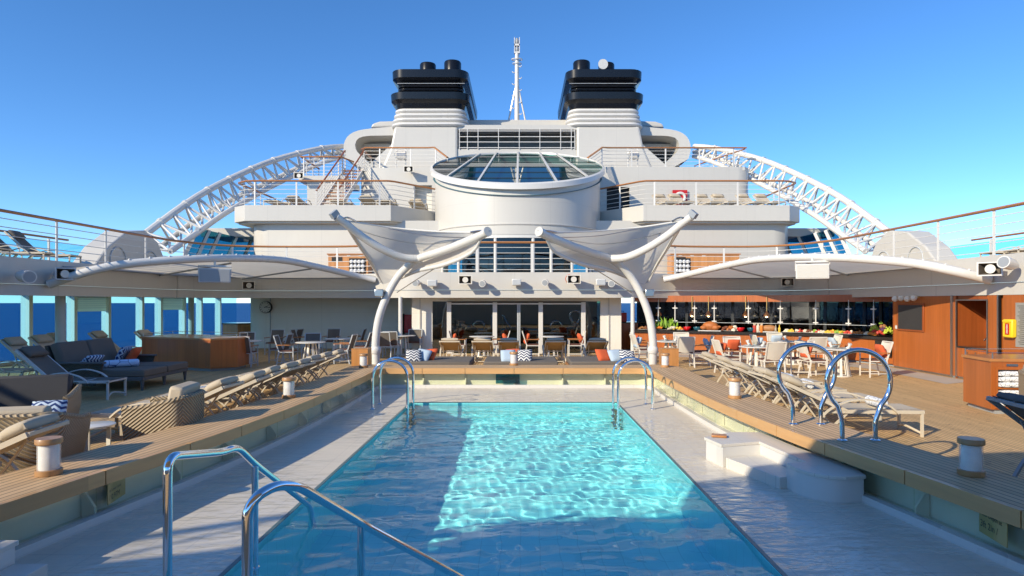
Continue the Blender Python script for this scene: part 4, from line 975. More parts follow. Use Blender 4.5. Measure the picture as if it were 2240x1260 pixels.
def make_table(label, r=.46, group=None):
    o = thing('round_table', label, 'table', (0, 0, 0), 0, group)
    MB().lathe((0, 0, .70), [(r-.02, 0), (r, .008), (r, .022), (r-.012, .03)], 36).build('tabletop', M['white2'], o)
    for k in range(8):
        a = R(45*k+20); c, s = math.cos(a), math.sin(a)
        MB().bar((.26*c, .26*s, .02), (.15*c, .15*s, .70), .06, .02, up=(c, s, 0)).build('leg', M['cream'], o, smooth=0)
    MB().cyl((0, 0, 0), .29, .025, 24).build('base', M['cream'], o)
    return o
def make_pillow(label, mat, size=.42, cat='cushion', name='cushion', group=None):
    o = MB().cushion(size, size, .15, None, 7, .8).build(name, M[mat], smooth=70); return tag(o, label, cat, group)
def pillow(loc, rot, label, mat, size=.42, group=None):
    o = make_pillow(label, mat, size, group=group); o.location = loc; o.rotation_euler = rot; return o
used = {}
def put(key, mk, loc, rz, label, group):
    if key not in used: o = mk(label); used[key] = o; o.location = loc; o.rotation_euler = (0, 0, rz); o['group'] = group; return o
    return dup(used[key], loc, rz, label, group)
# ------------------------------------------------------------ lounger rows along the bench
gL = 'sun loungers along the pool bench'
for k in range(8):
    put('lounger', lambda l: make_lounger(l), (-5.02+rnd.uniform(-.09, .09), 14.85-.8*k+rnd.uniform(-.05, .05), 0), math.pi+rnd.uniform(-.07, .07),
        'sand lounger, %s from the wooden box in the bench row beside the shaded lounge' % ORD[k], gL)
for k, y in enumerate((9.65, 10.75, 11.85, 12.95, 14.0)):
    put('lounger', None, (4.95+rnd.uniform(-.09, .09), y, 0), rnd.uniform(-.07, .07), 'sand coloured sun lounger, %s in the row facing the buffet counted from the ring handrails' % ORD[k], gL)
put('lounger', None, (-5.42, 5.95, 0), math.pi+.12, 'sand coloured sun lounger with headrest behind the lantern by the woven sofa', gL)
put('lounger_shade_dark', lambda l: make_lounger(l, 38, 'grey', 'charcoal', 'charcoal'), (5.75, 6.35, 0), -.12, 'sun lounger painted dark for shade, cut by the picture edge behind the bench lantern', 'sun loungers along the pool bench')  # darkened frame and cloth carry the shade on this sand lounger
for (x, y), lab, m in zip(((-5.35, 13.25), (-5.4, 10.85), (-5.3, 9.25), (5.35, 9.6), (5.3, 11.8), (5.35, 12.9)), ('the third lounger of the shaded lounge row', 'the sixth lounger of the shaded lounge row', 'the eighth lounger of the shaded lounge row', 'the first sunlit lounger by the ring handrails', 'the third sunlit lounger facing the buffet', 'the fourth sunlit lounger facing the buffet'), ('bluetowel', 'towel', 'bluetowel', 'towel', 'towel', 'bluetowel')):
    o = tag(MB().tube([(0, -.24, 0), (0, -.22, 0), (0, .22, 0), (0, .24, 0)], [.05, .07, .07, .05], 12).build('rolled_towel', M[m], loc=(x, y, .46)), 'rolled towel lying on '+lab, 'towel', 'rolled towels on the loungers'); o.rotation_euler.z = rnd.uniform(-.4, .4)
# loungers by the windows
gW = 'sun loungers near the sea windows'
for x, y, rz, lab in ((-9.25, 13.1, .05, 'sun lounger painted grey for shade, with long footrest beside the double daybed'), (-9.3, 11.4, .08, 'sun lounger painted grey for shade, with striped towel behind the woven sofa')):
    put('lounger_shade_grey', lambda l: make_lounger(l, 42, 'lightgrey', 'taupe', 'taupe'), (x, y, 0), rz, lab, gW)  # shade painted in: grey metal and taupe cloth instead of sand
for k, (x, y) in enumerate(((-12.35, 16.5), (-12.55, 17.7), (-13.1, 19.0), (-12.6, 20.2), (-11.6, 20.9), (-12.4, 15.0))):
    put('lounger_w', lambda l: make_lounger(l, 42), (x, y, 0), rnd.uniform(-.06, .06), ('sunlit sand lounger left of the round column by the windows', 'sunlit sand lounger half hidden by the round column at the windows', 'sunlit sand lounger peeping over the daybed back near the column', 'sunlit sand lounger peeping over the middle of the daybed back', 'sunlit sand lounger between daybed and wooden bar counter', 'sunlit sand lounger with empty footrest by the first windows')[k].replace('left of', 'just before'), gW)
# loungers in front of the doors
for k, x in enumerate((-2.2, -1.18, -.35, 1.12, 2.45)):
    put('lounger_d', lambda l: make_lounger(l, 23, 'frame', 'slingwarm', 'pillow'), (x, 21.0, 0), math.pi/2, 'tan lounger before the glass doors, %s of five counted from the clock wall' % ORD[k], 'sun loungers facing the glass doors')
# loungers on the upper deck and balconies
gU = 'sun loungers on the upper decks'
for k, (x, y, rz, s) in enumerate(((-14.6, 14.9, .15, 0), (-14.5, 16.6, .15, 0), (-14.5, 18.3, .15, 0), (-14.4, 19.2, .15, 0))):
    put('lounger_u', lambda l: make_lounger(l, 45, 'frame', 'taupe', 'taupe'), (x, y, Z2), rz, 'brown backed lounger on the shaded upper deck behind the railing, %s from the picture edge' % ORD[k], gU)
for k, (x, y) in enumerate(((14.1, 15.6), (14.2, 17.1), (14.2, 18.0))):
    put('lounger_s', lambda l: make_lounger(l, 45), (x, y, Z2), math.pi-.15, 'sand lounger on the sunlit upper deck above the wood wall, %s from the picture edge' % ORD[k], gU)
for k, x in enumerate((6.85, 7.6, 8.9, 9.7, 10.9, 11.75)):
    put('lounger_b', lambda l: make_lounger(l, 38), (x, 30.3, Z3), -math.pi/2+.15, 'small looking sand lounger on the buffet side balcony, %s from the drum tower' % ORD[k], gU)
for k, x in enumerate((-11.3, -10.3, -8.3, -7.0, -6.2, -4.9)):
    put('lounger_f', lambda l: make_lounger(l, 6), (x, 30.0 if x < -5 else 31.0, Z3), (math.pi/2 if k % 2 else -math.pi/2), 'small looking sand lounger on the stair side balcony, %s from its outer end' % ORD[k], gU)
# ------------------------------------------------------------ dining groups
gC = 'dining chairs at the round tables'
D = math.pi/180
door = [(-2.18, 23.0, 0, 'the one by the clock wall', .0), (-.72, 23.0, 180, 'second from the clock wall', 0), (.45, 23.0, 0, 'third from the clock wall', 0), (1.98, 23.0, 180, 'the one by the cherry cupboard', 0)]
for x, y, a, lab, _ in door:
    put('chair', lambda l: make_chair(l), (x, y, 0), a*D, 'cream chair with orange cushion before the glass doors, '+lab, gC)
    c = math.cos(a*D); pillow((x-.20*c, y, .66), (0, R(-68)*1 if a == 0 else R(68), .1), 'orange cushion on the cream door chair '+lab, 'orange', .40, 'orange cushions')
for x, lab in ((-1.38, 'small white round table before the doors nearer the clock wall'), (1.15, 'small white round table before the doors nearer the buffet')):
    put('table', lambda l: make_table(l), (x, 23.3, 0), 0, lab, 'round white tables')
LT = [(-8.75, 20.6, 'by the wooden bar counter'), (-6.5, 19.9, 'in the middle of the shaded lounge'), (-6.2, 21.9, 'close to the clock wall behind another table'), (-4.35, 23.9, 'beside the thin pillar')]
for x, y, lab in LT: put('table', None, (x, y, 0), .3, 'white round table in shade '+lab, 'round white tables')
LC = [(-8.35, 19.5, 90, 'with its back to the pool next to the bar counter'), (-9.4, 21.9, -80, 'facing the pool behind the table by the bar counter'), (-9.2, 24.0, -90, 'against the clock wall under the clock'), (-7.85, 20.9, 180, 'turned to the table by the bar counter'),
      (-7.25, 20.0, 5, 'facing the middle shaded table from the bar side'), (-5.65, 20.6, 175, 'lit by a patch of sun at the middle shaded table'), (-5.45, 22.0, 180, 'catching sun beside the curved canopy post'), (-4.75, 22.6, 85, 'just behind the curved canopy post'),
      (-4.6, 23.0, 90, 'half hidden by the thin pillar'), (-4.0, 24.2, -90, 'beyond the thin pillar under the red cabinet'), (-8.3, 24.4, 0, 'facing the clock wall corner table, turned sideways'), (-7.3, 24.8, -90, 'against the wall at the middle of the shaded lounge'), (-6.9, 21.2, -80, 'facing the pool behind the middle shaded table'), (-8.9, 25.0, 170, 'in the far corner below the clock'), (-6.4, 25.0, 180, 'far back near the wall beside the canopy post')]
for x, y, a, lab in LC: put('chair_shade_grey', lambda l: make_chair(l, 'lightgrey', 'taupe'), (x, y, 0), a*D, 'chair painted grey for shade '+lab, gC)  # grey frame and taupe sling put the shade into the chair colour
used['chair_shade_grey']
RT = [(4.8, 20.4, 'behind the sunlit canopy post'), (6.6, 17.9, 'seen in front of the nearer lounger pillows'), (8.65, 20.3, 'close to the curved buffet counter'), (8.5, 17.0, 'seen through the ring handrails')]
for x, y, lab in RT: put('table', None, (x, y, 0), .1, 'white round table laid for lunch '+lab, 'round white tables')
RC = [(3.95, 20.5, 8, 'pale_blue', 'at the laid table behind the canopy post, pillar side'), (4.15, 21.9, -10, 'orange', 'second behind the canopy post against the buffet end'), (4.95, 19.4, 92, None, 'with back to the pool just above the wooden box'), (5.6, 19.8, 170, 'pale_blue', 'with pale blue cushion turned toward the canopy post'), (5.5, 21.6, -95, None, 'between canopy post table and buffet counter'),
      (5.72, 17.6, 5, 'orange', 'with orange cushion above the sunlit lounger row'), (6.65, 16.95, 93, None, 'with back to the pool at the middle laid table'), (6.4, 19.0, -90, 'orange', 'with orange cushion facing the pool at the middle laid table'), (7.5, 17.3, 172, 'orange', 'with orange cushion framed by the first ring handrail'),
      (7.75, 20.3, 0, 'pale_blue', 'with pale blue cushion near the roast on the counter'), (8.65, 21.4, -90, 'pale_blue', 'facing the pool close against the buffet counter'), (8.85, 19.3, 90, None, 'with back to the pool at the counter table'), (9.75, 20.3, 178, 'pale_blue', 'with pale blue cushion near the fruit pile'),
      (7.72, 16.85, 4, 'orange', 'with orange cushion inside both ring handrails'), (9.35, 16.9, 177, 'orange', 'with orange cushion beside the wood wall')]
for x, y, a, p, lab in RC:
    put('chair', None, (x, y, 0), a*D, 'cream dining chair '+lab, gC)
    if p: pillow((x-.18*math.cos(a*D), y-.18*math.sin(a*D), .68), (0, R(-65), a*D), ('orange' if p == 'orange' else 'pale blue')+' cushion on the chair '+lab, p, .37, 'cushions on the dining chairs')
# table settings
cg = M['clear']
for (x, y, lab) in RT:
    g = 'table setting '+lab
    for k in range(4):
        a = R(90*k+25); px, py = x+.28*math.cos(a), y+.28*math.sin(a)
        o = tag(MB().lathe((0, 0, 0), [(.06, 0), (.13, .012), (.14, .02), (.13, .021), (.05, .008)], 20).build('plate', M['white2'], loc=(px, py, .731)), 'white plate laid on the table '+lab, 'plate', g)
        o = tag(MB().lathe((0, 0, 0), [(.035, 0), (.04, .02), (.045, .12), (.042, .13)], 12).build('water_glass', M['clear'], loc=(x+.16*math.cos(a+.5), y+.16*math.sin(a+.5), .731)), 'clear water glass on the table '+lab, 'glass', g)
        if k % 2: o = tag(MB().tube([(-.05, 0, 0), (0, 0, .05), (.03, 0, .13)], [.045, .03, .055], 8).build('napkin', M['white2'], loc=(px, py, .75)), 'folded white napkin on the table '+lab, 'napkin', g); o.rotation_euler.z = a
# ------------------------------------------------------------ daybeds, pillows beyond the far bench
gD = 'low daybeds beyond the pool end'
for (a, c), lab in zip(((-3.1, -1.25), (-.95, 1.0), (1.28, 3.15)), ('on the clock wall side', 'at the middle behind the lantern', 'on the buffet side')):
    o = thing('daybed', 'low grey mattress daybed beyond the pool end bench '+lab, 'daybed', ((a+c)/2, 17.2, 0), 0, gD); wd = (c-a)/2
    MB().box(-wd, wd, -.85, .85, .06, .30).build('base', M['teak'], o, bevel=.01); MB().box(-wd+.02, wd-.02, -.83, .83, .30, .44).build('mattress', M['taupe'], o, bevel=.03)
    MB().box(-wd+.1, wd-.1, -.75, .75, 0, .06).build('plinth', M['rubber'], o)
for (px, py, Y), m, rz, lab in (((905, 785, 16.6), 'zig', .2, 'black and white zigzag cushion on the daybed behind the pool ladder'), ((925, 782, 16.8), 'pale_blue', -.3, 'pale blue cushion on the daybed at the clock wall side'), ((940, 780, 17.0), 'orange', -.5, 'orange cushion leaning on the daybed at the clock wall side'),
        ((1112, 787, 16.6), 'pale_blue', .1, 'pale blue cushion on the middle daybed beside the lantern'), ((1122, 776, 17.0), 'orange', -.1, 'orange cushion behind the lantern on the middle daybed'), ((1147, 787, 16.7), 'zig', -.15, 'black and white zigzag cushion on the middle daybed'),
        ((1320, 785, 16.8), 'orange', .4, 'orange cushion on the daybed at the buffet side'), ((1348, 783, 16.7), 'pale_blue', .3, 'pale blue cushion on the daybed at the buffet side'), ((1372, 787, 16.5), 'zig', .1, 'black and white zigzag cushion behind the buffet side pool ladder')):
    p = at(px, py, Y); pillow((p.x, p.y, .56), (R(48), .15*math.sin(px), rz), lab, m, .40, 'cushions on the low daybeds')
# ------------------------------------------------------------ double daybed sofa, wicker chairs
o = thing('double_daybed', 'large dark woven double daybed with two brown mattresses and backrests in shade', 'daybed', (-9.35, 15.15, 0), .04)
for s in (-.52, .52):
    m = MB().box(-.75, 1.0, s-.50, s+.50, .30, .46).build('mattress', M['taupe'], o, bevel=.03); MB().box(-.74, .99, s-.505, s+.505, .375, .385).build('piping', M['charcoal'], m)
    MB().box(-.10, .10, -.50, .50, -.33, .33, Mx((-.86, s, .74), ry=R(-20))).build('back_cushion', M['taupe'], o, bevel=.05)
MB().box(-1.02, .98, -1.04, 1.04, .22, .30).build('frame', M['charcoal'], o, bevel=.01)
MB().box(-.03, .03, -1.05, 1.05, -.42, .36, Mx((-1.0, 0, .66), ry=R(-18))).build('back_panel', M['wickerdk'], o, bevel=.01)
for s in (-1, 1):
    MB().prism([(-1.05, .12), (-.05, .12), (.06, .35), (.14, .60), (-1.15, .60)], -.03, .03, Matrix(((1, 0, 0, 0), (0, 0, 1, s*1.07), (0, 1, 0, 0), (0, 0, 0, 1)))).build('side_panel', M['wickerdk'], o, smooth=0)
    MB().box(-1.15, .17, s*1.07-.07, s*1.07+.07, .60, .64).build('armrest', M['charcoal'], o, bevel=.01)
for x, y in ((.93, -.98), (.93, -.03), (.93, .98), (-.95, -.98), (-.95, .98)): MB().tube([(x, y, .24), (x, y, 0)], [.05, .025], 8).build('leg', M['charcoal'], o)
def wp(x, y, z): c, s = math.cos(.04), math.sin(.04); return (-9.35+x*c-y*s, 15.15+x*s+y*c, z)
pillow(wp(-.45, .72, .66), (0, R(-62), .1), 'navy zigzag cushion leaning beside the orange one on the double daybed', 'zigblue', .46); pillow(wp(-.25, .80, .64), (0, R(-58), .2), 'orange square cushion on the dark double daybed', 'orange', .46)
pillow(wp(-.45, -.55, .62), (0, R(-35), -.3), 'navy zigzag cushion lying behind the rolled towel on the daybed', 'zigblue', .42)
o = tag(MB().tube([(0, -.35, 0), (0, -.32, 0), (0, .32, 0), (0, .35, 0)], [.06, .085, .085, .06], 14).build('rolled_towel', M['bluetowel'], loc=wp(.1, -.3, .545)), 'rolled blue and white towel lying on the double daybed', 'towel'); o.rotation_euler.z = -.9
o = tag(MB().tube([(0, -.25, 0), (0, .25, 0)], .08, 14).build('rolled_towel', M['bluetowel'], loc=(-8.95, 11.4, .46)), 'rolled blue and white towel on the shaded lounger behind the woven sofa', 'towel')
M['shadedcharcoal'] = plain('shaded_charcoal_cushion', (.05, .05, .055), .9, 0, .1, 4, .25)  # darkened copy of charcoal, shade on the sofa back put into its colour
def tub(name, label, loc, rz, w, d, h, mat, seat, back, hb, slab=0):
    """woven tub chair: seat opens to +X"""
    o = thing(name, label, 'armchair', loc, rz)
    P = [(d/2, -w/2), (-d/2+.12, -w/2-.02), (-d/2, -w/2+.16), (-d/2, w/2-.16), (-d/2+.12, w/2+.02), (d/2, w/2)]
    P = fillet([Vector((x, y, 0)) for x, y in P], .12, 4); P = resample(P, .07); b = MB(); n = len(P)
    O = offs(P, -.05)
    def top(p): u = min(1, max(0, (d/2-p.x)/d)); return h*.94+(hb-h*.94)*min(1, max(0, (u-.2)/.7))**1.1
    def fl(p, z): k = .88+.12*min(1, z/.5); return Vector((p.x*k, p.y*k, z))
    rows = [[fl(p, .10+ (top(p)-.10)*j/6) for p in P] for j in range(7)]; rowo = [[fl(q, .10+(top(p)-.10)*j/6) for p, q in zip(P, O)] for j in range(7)]
    for a, c in zip(rows, rows[1:]): b.strip(a, c)
    for a, c in zip(rowo, rowo[1:]): b.strip(a, c, True)
    b.strip(rows[-1], rowo[-1]); b.strip(rows[0], rowo[0])
    for e in (0, -1): b.strip([r[e] for r in rows], [r[e] for r in rowo])
    b.build('woven_shell', M[mat], o, smooth=50)
    MB().tube([fl(p, top(p)) for p in offs(P, -.025)], .035, 8).build('rim', M[mat], o)
    MB().box(-d/2+.08, d/2+.03, -w/2+.10, w/2-.10, .12, .30).build('seat_base', M[mat], o, bevel=.02)
    MB().cushion(d-.05, w-.22, .18, Mx((.10, 0, .40)), 6, .3).build('seat_cushion', M[seat], o, smooth=60)
    if slab: MB().box(-.09, .09, -(w-.2)/2, (w-.2)/2, -.26, .26, Mx((-d/2+.2, 0, slab-.26), ry=R(-10))).build('back_cushion', M[back], o, bevel=.04)
    else: MB().cushion(.18, w-.24, hb-.28, Mx((-d/2+.18, 0, .44+(hb-.28)/2), ry=R(-12)), 6, .35).build('back_cushion', M[back], o, smooth=60)
    for x in (-.8, .8):
        for y in (-.8, .8): MB().cyl((x*d/2*.85, y*w/2*.85, 0), .025, .13, 8).build('leg', M['grey'], o)
    return o
tub('wicker_armchair', 'tan woven tub armchair with beige cushions just behind the pool bench', (-4.45, 8.1, 0), math.pi+.12, .80, .74, .72, 'wicker', 'pillow', 'pillow', .78, .92)
tub('wicker_sofa', 'tan woven sofa seen from behind with beige cushions over its back', (-5.75, 6.85, 0), math.pi/2+.25, 1.7, .95, .68, 'wicker', 'pillow', 'pillow', .78, .86)
tub('wicker_sofa', 'tan woven sofa with tall charcoal back cushion facing the pool, partly hidden', (-6.85, 8.8, 0), -math.pi/2+.40, 1.25, .90, .70, 'wicker', 'charcoal', 'shadedcharcoal', .76, .92)
tub('wicker_armchair', 'tan woven armchair cut by the picture edge beside the towel cabinet', (8.55, 10.2, 0), -.5, .9, .9, .66, 'wicker', 'pillow', 'pillow', .8)
pillow((-5.9, 8.0, .56), (R(50), 0, .4), 'navy zigzag cushion between the two woven sofas', 'zigblue', .38)
o = thing('side_table', 'small round white side table between the woven armchair and sofa', 'table', (-5.22, 7.85, 0))
MB().lathe((0, 0, .43), [(.21, 0), (.23, .01), (.23, .025), (.22, .03)], 28).build('tabletop', M['white2'], o)
for k in range(3): a = R(120*k+30); MB().bar((.15*math.cos(a), .15*math.sin(a), 0), (.15*math.cos(a), .15*math.sin(a), .43), .05, .02).build('leg', M['cream'], o, smooth=0)
# ------------------------------------------------------------ lanterns, boxes
tt = NT('lantern_glass'); tt.t.nodes.remove(tt.bsdf)
tr = tt.n('ShaderNodeBsdfTransparent'); gl = tt.n('ShaderNodeBsdfGlossy'); gl.inputs['Roughness'].default_value = .02; df = tt.n('ShaderNodeBsdfDiffuse'); df.inputs[0].default_value = (.9, .9, .9, 1)
wvv = tt.noise(3.2, 2, tt.pos(), (1, 1, .45)); sw = tt.math('MULTIPLY', tt.math('SUBTRACT', wvv, .42), 2.2); sw = tt.n('ShaderNodeClamp').outputs[0] if False else tt.math('MINIMUM', tt.math('MAXIMUM', sw, .26), .62)
m1 = tt.n('ShaderNodeMixShader'); tt.l(sw, m1.inputs[0]); tt.l(tr.outputs[0], m1.inputs[1]); tt.l(df.outputs[0], m1.inputs[2])
lw_ = tt.n('ShaderNodeLayerWeight'); lw_.inputs[0].default_value = .5; m2 = tt.n('ShaderNodeMixShader'); tt.l(tt.math('MULTIPLY_ADD', tt.math('POWER', lw_.outputs['Facing'], 4), .6, .05), m2.inputs[0]); tt.l(m1.outputs[0], m2.inputs[1]); tt.l(gl.outputs[0], m2.inputs[2]); tt.l(m2.outputs[0], tt.out.inputs[0])
bp = tt.n('ShaderNodeBump'); bp.inputs['Strength'].default_value = .5; bp.inputs['Distance'].default_value = .02; tt.l(wvv, bp.inputs['Height']); tt.l(bp.outputs[0], gl.inputs['Normal']); M['lanternglass'] = tt.m
M['wax'] = plain('candle_wax', (.74, .72, .69), .6, 0, .30, 13)
def make_lantern(l):
    o = thing('lantern', l, 'lantern'); 
    MB().lathe((0, 0, 0), [(.098, 0), (.103, .006), (.103, .045), (.098, .05)], 28).build('base', M['lampwood'], o); MB().lathe((0, 0, .27), [(.098, 0), (.103, .006), (.103, .042), (.098, .05)], 28).build('cap', M['lampwood'], o)
    MB().strip([Vector((.088*math.cos(R(15*k)), .088*math.sin(R(15*k)), .05)) for k in range(25)], [Vector((.088*math.cos(R(15*k)), .088*math.sin(R(15*k)), .27)) for k in range(25)]).build('glass', M['lanternglass'], o); MB().lathe((0, 0, .05), [(.076, 0), (.078, .02), (.076, .20), (.066, .215)], 20).build('candle', M['wax'], o); return o
for p, lab in ((gz(107, 1038, BT), 'wood capped glass lantern on the bench beside the woven sofa'), (gz(632, 870, BT), 'wood capped glass lantern on the bench beside the shaded lounger row'), (gz(795, 804, BT), 'wood capped glass lantern beside the wooden box on the clock wall side'),
               (gz(1124, 799, BT), 'wood capped glass lantern at the middle of the far bench'), (gz(1455, 803, BT), 'wood capped glass lantern beside the wooden box on the buffet side'), (gz(1607, 871, BT), 'wood capped glass lantern on the bench beside the sunlit lounger row'), (gz(2124, 1039, BT), 'wood capped glass lantern in shade on the bench near the dark lounger')):
    put('lantern', make_lantern, p, rnd.uniform(0, 6), lab, 'lanterns on the pool bench')
for px, x, lab in ((780, -3.93, 'plain varnished wooden box at the bench corner by the shaded lounger row'), (1473, 3.70, 'plain varnished wooden box at the bench corner by the laid tables')):
    o = thing('wooden_box', lab, 'box', (x, 15.9, 0), 0, 'wooden boxes at the bench corners')
    MB().box(-.2, .2, -.2, .2, 0, .80).build('body', M['oak'], o, smooth=0); MB().box(-.205, .205, -.205, .205, .80, .82).build('top', M['oak'], o, bevel=.004); MB().box(-.15, .15, -.204, -.2, .06, .72).build('front_panel', M['oak'], o)
# ------------------------------------------------------------ chrome rails
CR = M['chrome']
def path_at(L): return [at(*q) for q in L]
o = thing('pool_handrail', 'chrome stair handrail standing on the tiled ledge and dipping into the pool', 'handrail', (0, 0, 0), 0, 'chrome pool stair handrails')
P = [Vector((-1.97, 3.58, -.05)), Vector((-1.97, 3.58, 1.09)), Vector((-1.96, 4.22, .965)), Vector((-1.95, 4.42, .955)), Vector((-1.94, 4.70, .76)), Vector((-1.93, 5.9, .07)), Vector((-1.93, 6.0, -.25))]
MB().tube(fillet(P, .10, 6), .0245, 16).build('rail', CR, o); MB().tube([(-1.94, 4.69, .75), (-1.94, 4.69, -.05)], .0235, 14).build('post', CR, o)
for y in (3.58, 4.69): MB().lathe((-1.96, y, LZ), [(.05, 0), (.05, .012), (.03, .02)], 16).build('flange', CR, o)
o = thing('pool_handrail', 'chrome stair handrail running diagonally over the pool corner, the darker one', 'handrail', (0, 0, 0), 0, 'chrome pool stair handrails')
P = [Vector((-1.255, 2.95, -1.2)), Vector((-1.255, 2.95, .92)), Vector((-1.16, 3.10, 1.055)), Vector((-1.10, 3.24, 1.035)), Vector((-.95, 3.84, .64)), Vector((-.42, 4.3, .10)), Vector((-.30, 4.4, -.02)), Vector((-.28, 4.42, -.4))]
P = [at(541, 1500, 2.95), at(541, 1118, 2.95), at(562, 1085, 2.98), at(602, 1062, 3.08), at(650, 1062, 3.22), at(690, 1085, 3.38), at(790, 1145, 3.84), at(1000, 1260, 4.5), at(1060, 1293, 4.72)]
P.append(P[-1]+Vector((.02, .05, -.6)))
MB().tube(fillet(P, .10, 6), .0245, 16).build('rail', CR, o); q = at(790, 1150, 3.84); MB().tube([q, Vector((q.x, q.y, -1.2))], .0235, 14).build('post', CR, o)
def hoop(x0, x1, y, h, zb0, zb1):
    pts = [Vector((x0, y, zb0)), Vector((x0, y, h-.32))]+[Vector(((x0+x1)/2-(x1-x0)/2*math.cos(R(a)), y, h-.32+.32*math.sin(R(a)))) for a in range(0, 181, 12)]+[Vector((x1, y, h-.32)), Vector((x1, y, zb1))]
    return MB().tube(pts, .0255, 14)
for s, lab in ((-1, 'on the shaded lounge side'), (1, 'on the buffet side')):
    o = thing('pool_ladder', 'chrome pool ladder with arched handrails at the far pool corner '+lab, 'pool ladder', (0, 0, 0), 0, 'chrome pool ladders')
    a, c = ((-2.69, -2.05) if s < 0 else (2.43, 1.80))
    for y in (11.7, 12.32):
        hoop(a, c, y, .89, LZ, -1.1).build('arch_rail', CR, o)
        MB().lathe((a, y, LZ), [(.05, 0), (.05, .012), (.03, .02)], 16).build('flange', CR, o)
    for k in range(3): MB().box(min(c, c+s*-.0)-.05, c+.05, 11.72, 12.3, -.22-.28*k, -.19-.28*k).build('tread', M['teak'], o)
for (xa, xb, y), lab in (((3.36, 3.70, 7.87), 'chrome ring handrail on the teak bench, the one by the lounger feet'), ((3.50, 3.86, 6.95), 'chrome ring handrail on the teak bench, the one closer to the dark lantern')):
    o = thing('ring_handrail', lab, 'handrail', (0, 0, 0), 0, 'chrome ring handrails')
    cx = (xa+xb)/2; zc, r = 1.09, .345
    zt = BT+.22
    pts = [Vector((xa, y, BT)), Vector((xa, y, zt))]
    arcp = [Vector((cx+r*math.sin(R(t)), y, zc+r*math.cos(R(t)))) for t in range(-138, 139, 8)]
    P = pts+arcp+[Vector((xb, y, zt)), Vector((xb, y, BT))]
    MB().tube(fillet(P[:2]+[arcp[0]], .06, 4)[:-1]+arcp+fillet([arcp[-1], Vector((xb, y, zt)), Vector((xb, y, BT))], .06, 4)[1:], .0265, 16).build('ring', CR, o)
    for x in (xa, xb): MB().lathe((x, y, BT), [(.055, 0), (.055, .012), (.034, .022)], 18).build('flange', CR, o)
# ------------------------------------------------------------ wooden bar counters and cabinets
def cabinet(name, label, cat, poly, h, mat, top='teak', rail=True, plinth=.08):
    o = thing(name, label, cat, (0, 0, 0)); cx = sum(p[0] for p in poly)/len(poly); cy = sum(p[1] for p in poly)/len(poly)
    g = lambda k: [(cx+(x-cx)*k, cy+(y-cy)*k) for x, y in poly]
    MB().prism(poly, plinth, h-.05).build('body', M[mat], o, smooth=0); MB().prism(g(1.03), h-.05, h).build('top', M[top], o, smooth=0); MB().prism(g(.93), 0, plinth).build('plinth', M['grey'], o, smooth=0)
    if rail:
        q = [Vector((x, y, h)) for x, y in g(.97)]
        MB().tube([p+Vector((0, 0, .10)) for p in q], .008, 6, closed=True).build('top_rail', M['steel'], o)
        for p in q: MB().cyl(p, .012, .11, 8).build('rail_post', M['steel'], o)
    return o
cabinet('bar_counter', 'low dark wooden bar counter with thin top rail in the shaded lounge', 'bar counter', [(-11.4, 19.3), (-8.75, 18.1), (-8.2, 18.6), (-8.25, 19.5), (-11.2, 20.6)], .93, 'cherry')
cabinet('service_cupboard', 'wooden service cupboard in front of the last sea windows', 'cupboard', [(-13.1, 28.2), (-12.3, 27.9), (-11.9, 28.3), (-11.8, 29.3), (-13.1, 29.3)], 1.05, 'oak', 'granite', False)
tc = cabinet('towel_cabinet', 'cherry wood towel cabinet with two cubbies of rolled printed towels', 'cabinet', [(8.42, 12.15), (8.25, 11.2), (10.3, 10.9), (10.5, 12.2)], .97, 'cherry')
d = Vector((10.3-8.25, 10.9-11.2, 0)).normalized(); nn = Vector((d.y, -d.x, 0)); base = Vector((8.25, 11.2, 0))
MT = Matrix(((d.x, nn.x, 0, base.x), (d.y, nn.y, 0, base.y), (0, 0, 1, 0), (0, 0, 0, 1)))
for z0, z1 in ((.15, .44), (.48, .78)): MB().box(.10, .52, .0, .004, z0, z1, MT).build('cubby', M['dark'], tc, smooth=0)
MB().box(.06, .10, .0, .02, .1, .82, MT).box(.52, .56, .0, .02, .1, .82, MT).box(.10, .52, .0, .02, .44, .48, MT).box(.10, .52, 0, .02, .1, .15, MT).box(.10, .52, 0, .02, .78, .82, MT).build('cubby_frame', M['cherry'], tc, smooth=0)
MB().box(.24, .42, .002, .012, .84, .88, MT).build('name_plate', M['steel'], tc, smooth=0)
for k in range(2):
    for j in range(3):
        z = (.19, .52)[k]+.095*j; c = MT @ Vector((.31, .012, z))
        o = MB().cushion(.40, .10, .092, None, 6, .35).build('rolled_towel', M['towel'], smooth=60); o.location = c; o.rotation_euler.z = math.atan2(d.y, d.x)
        tag(o, 'white printed rolled towel, %s in the %s cubby of the towel cabinet' % (('bottom', 'middle', 'top')[j], ('lower', 'upper')[k]), 'towel', 'towels in the cabinet')
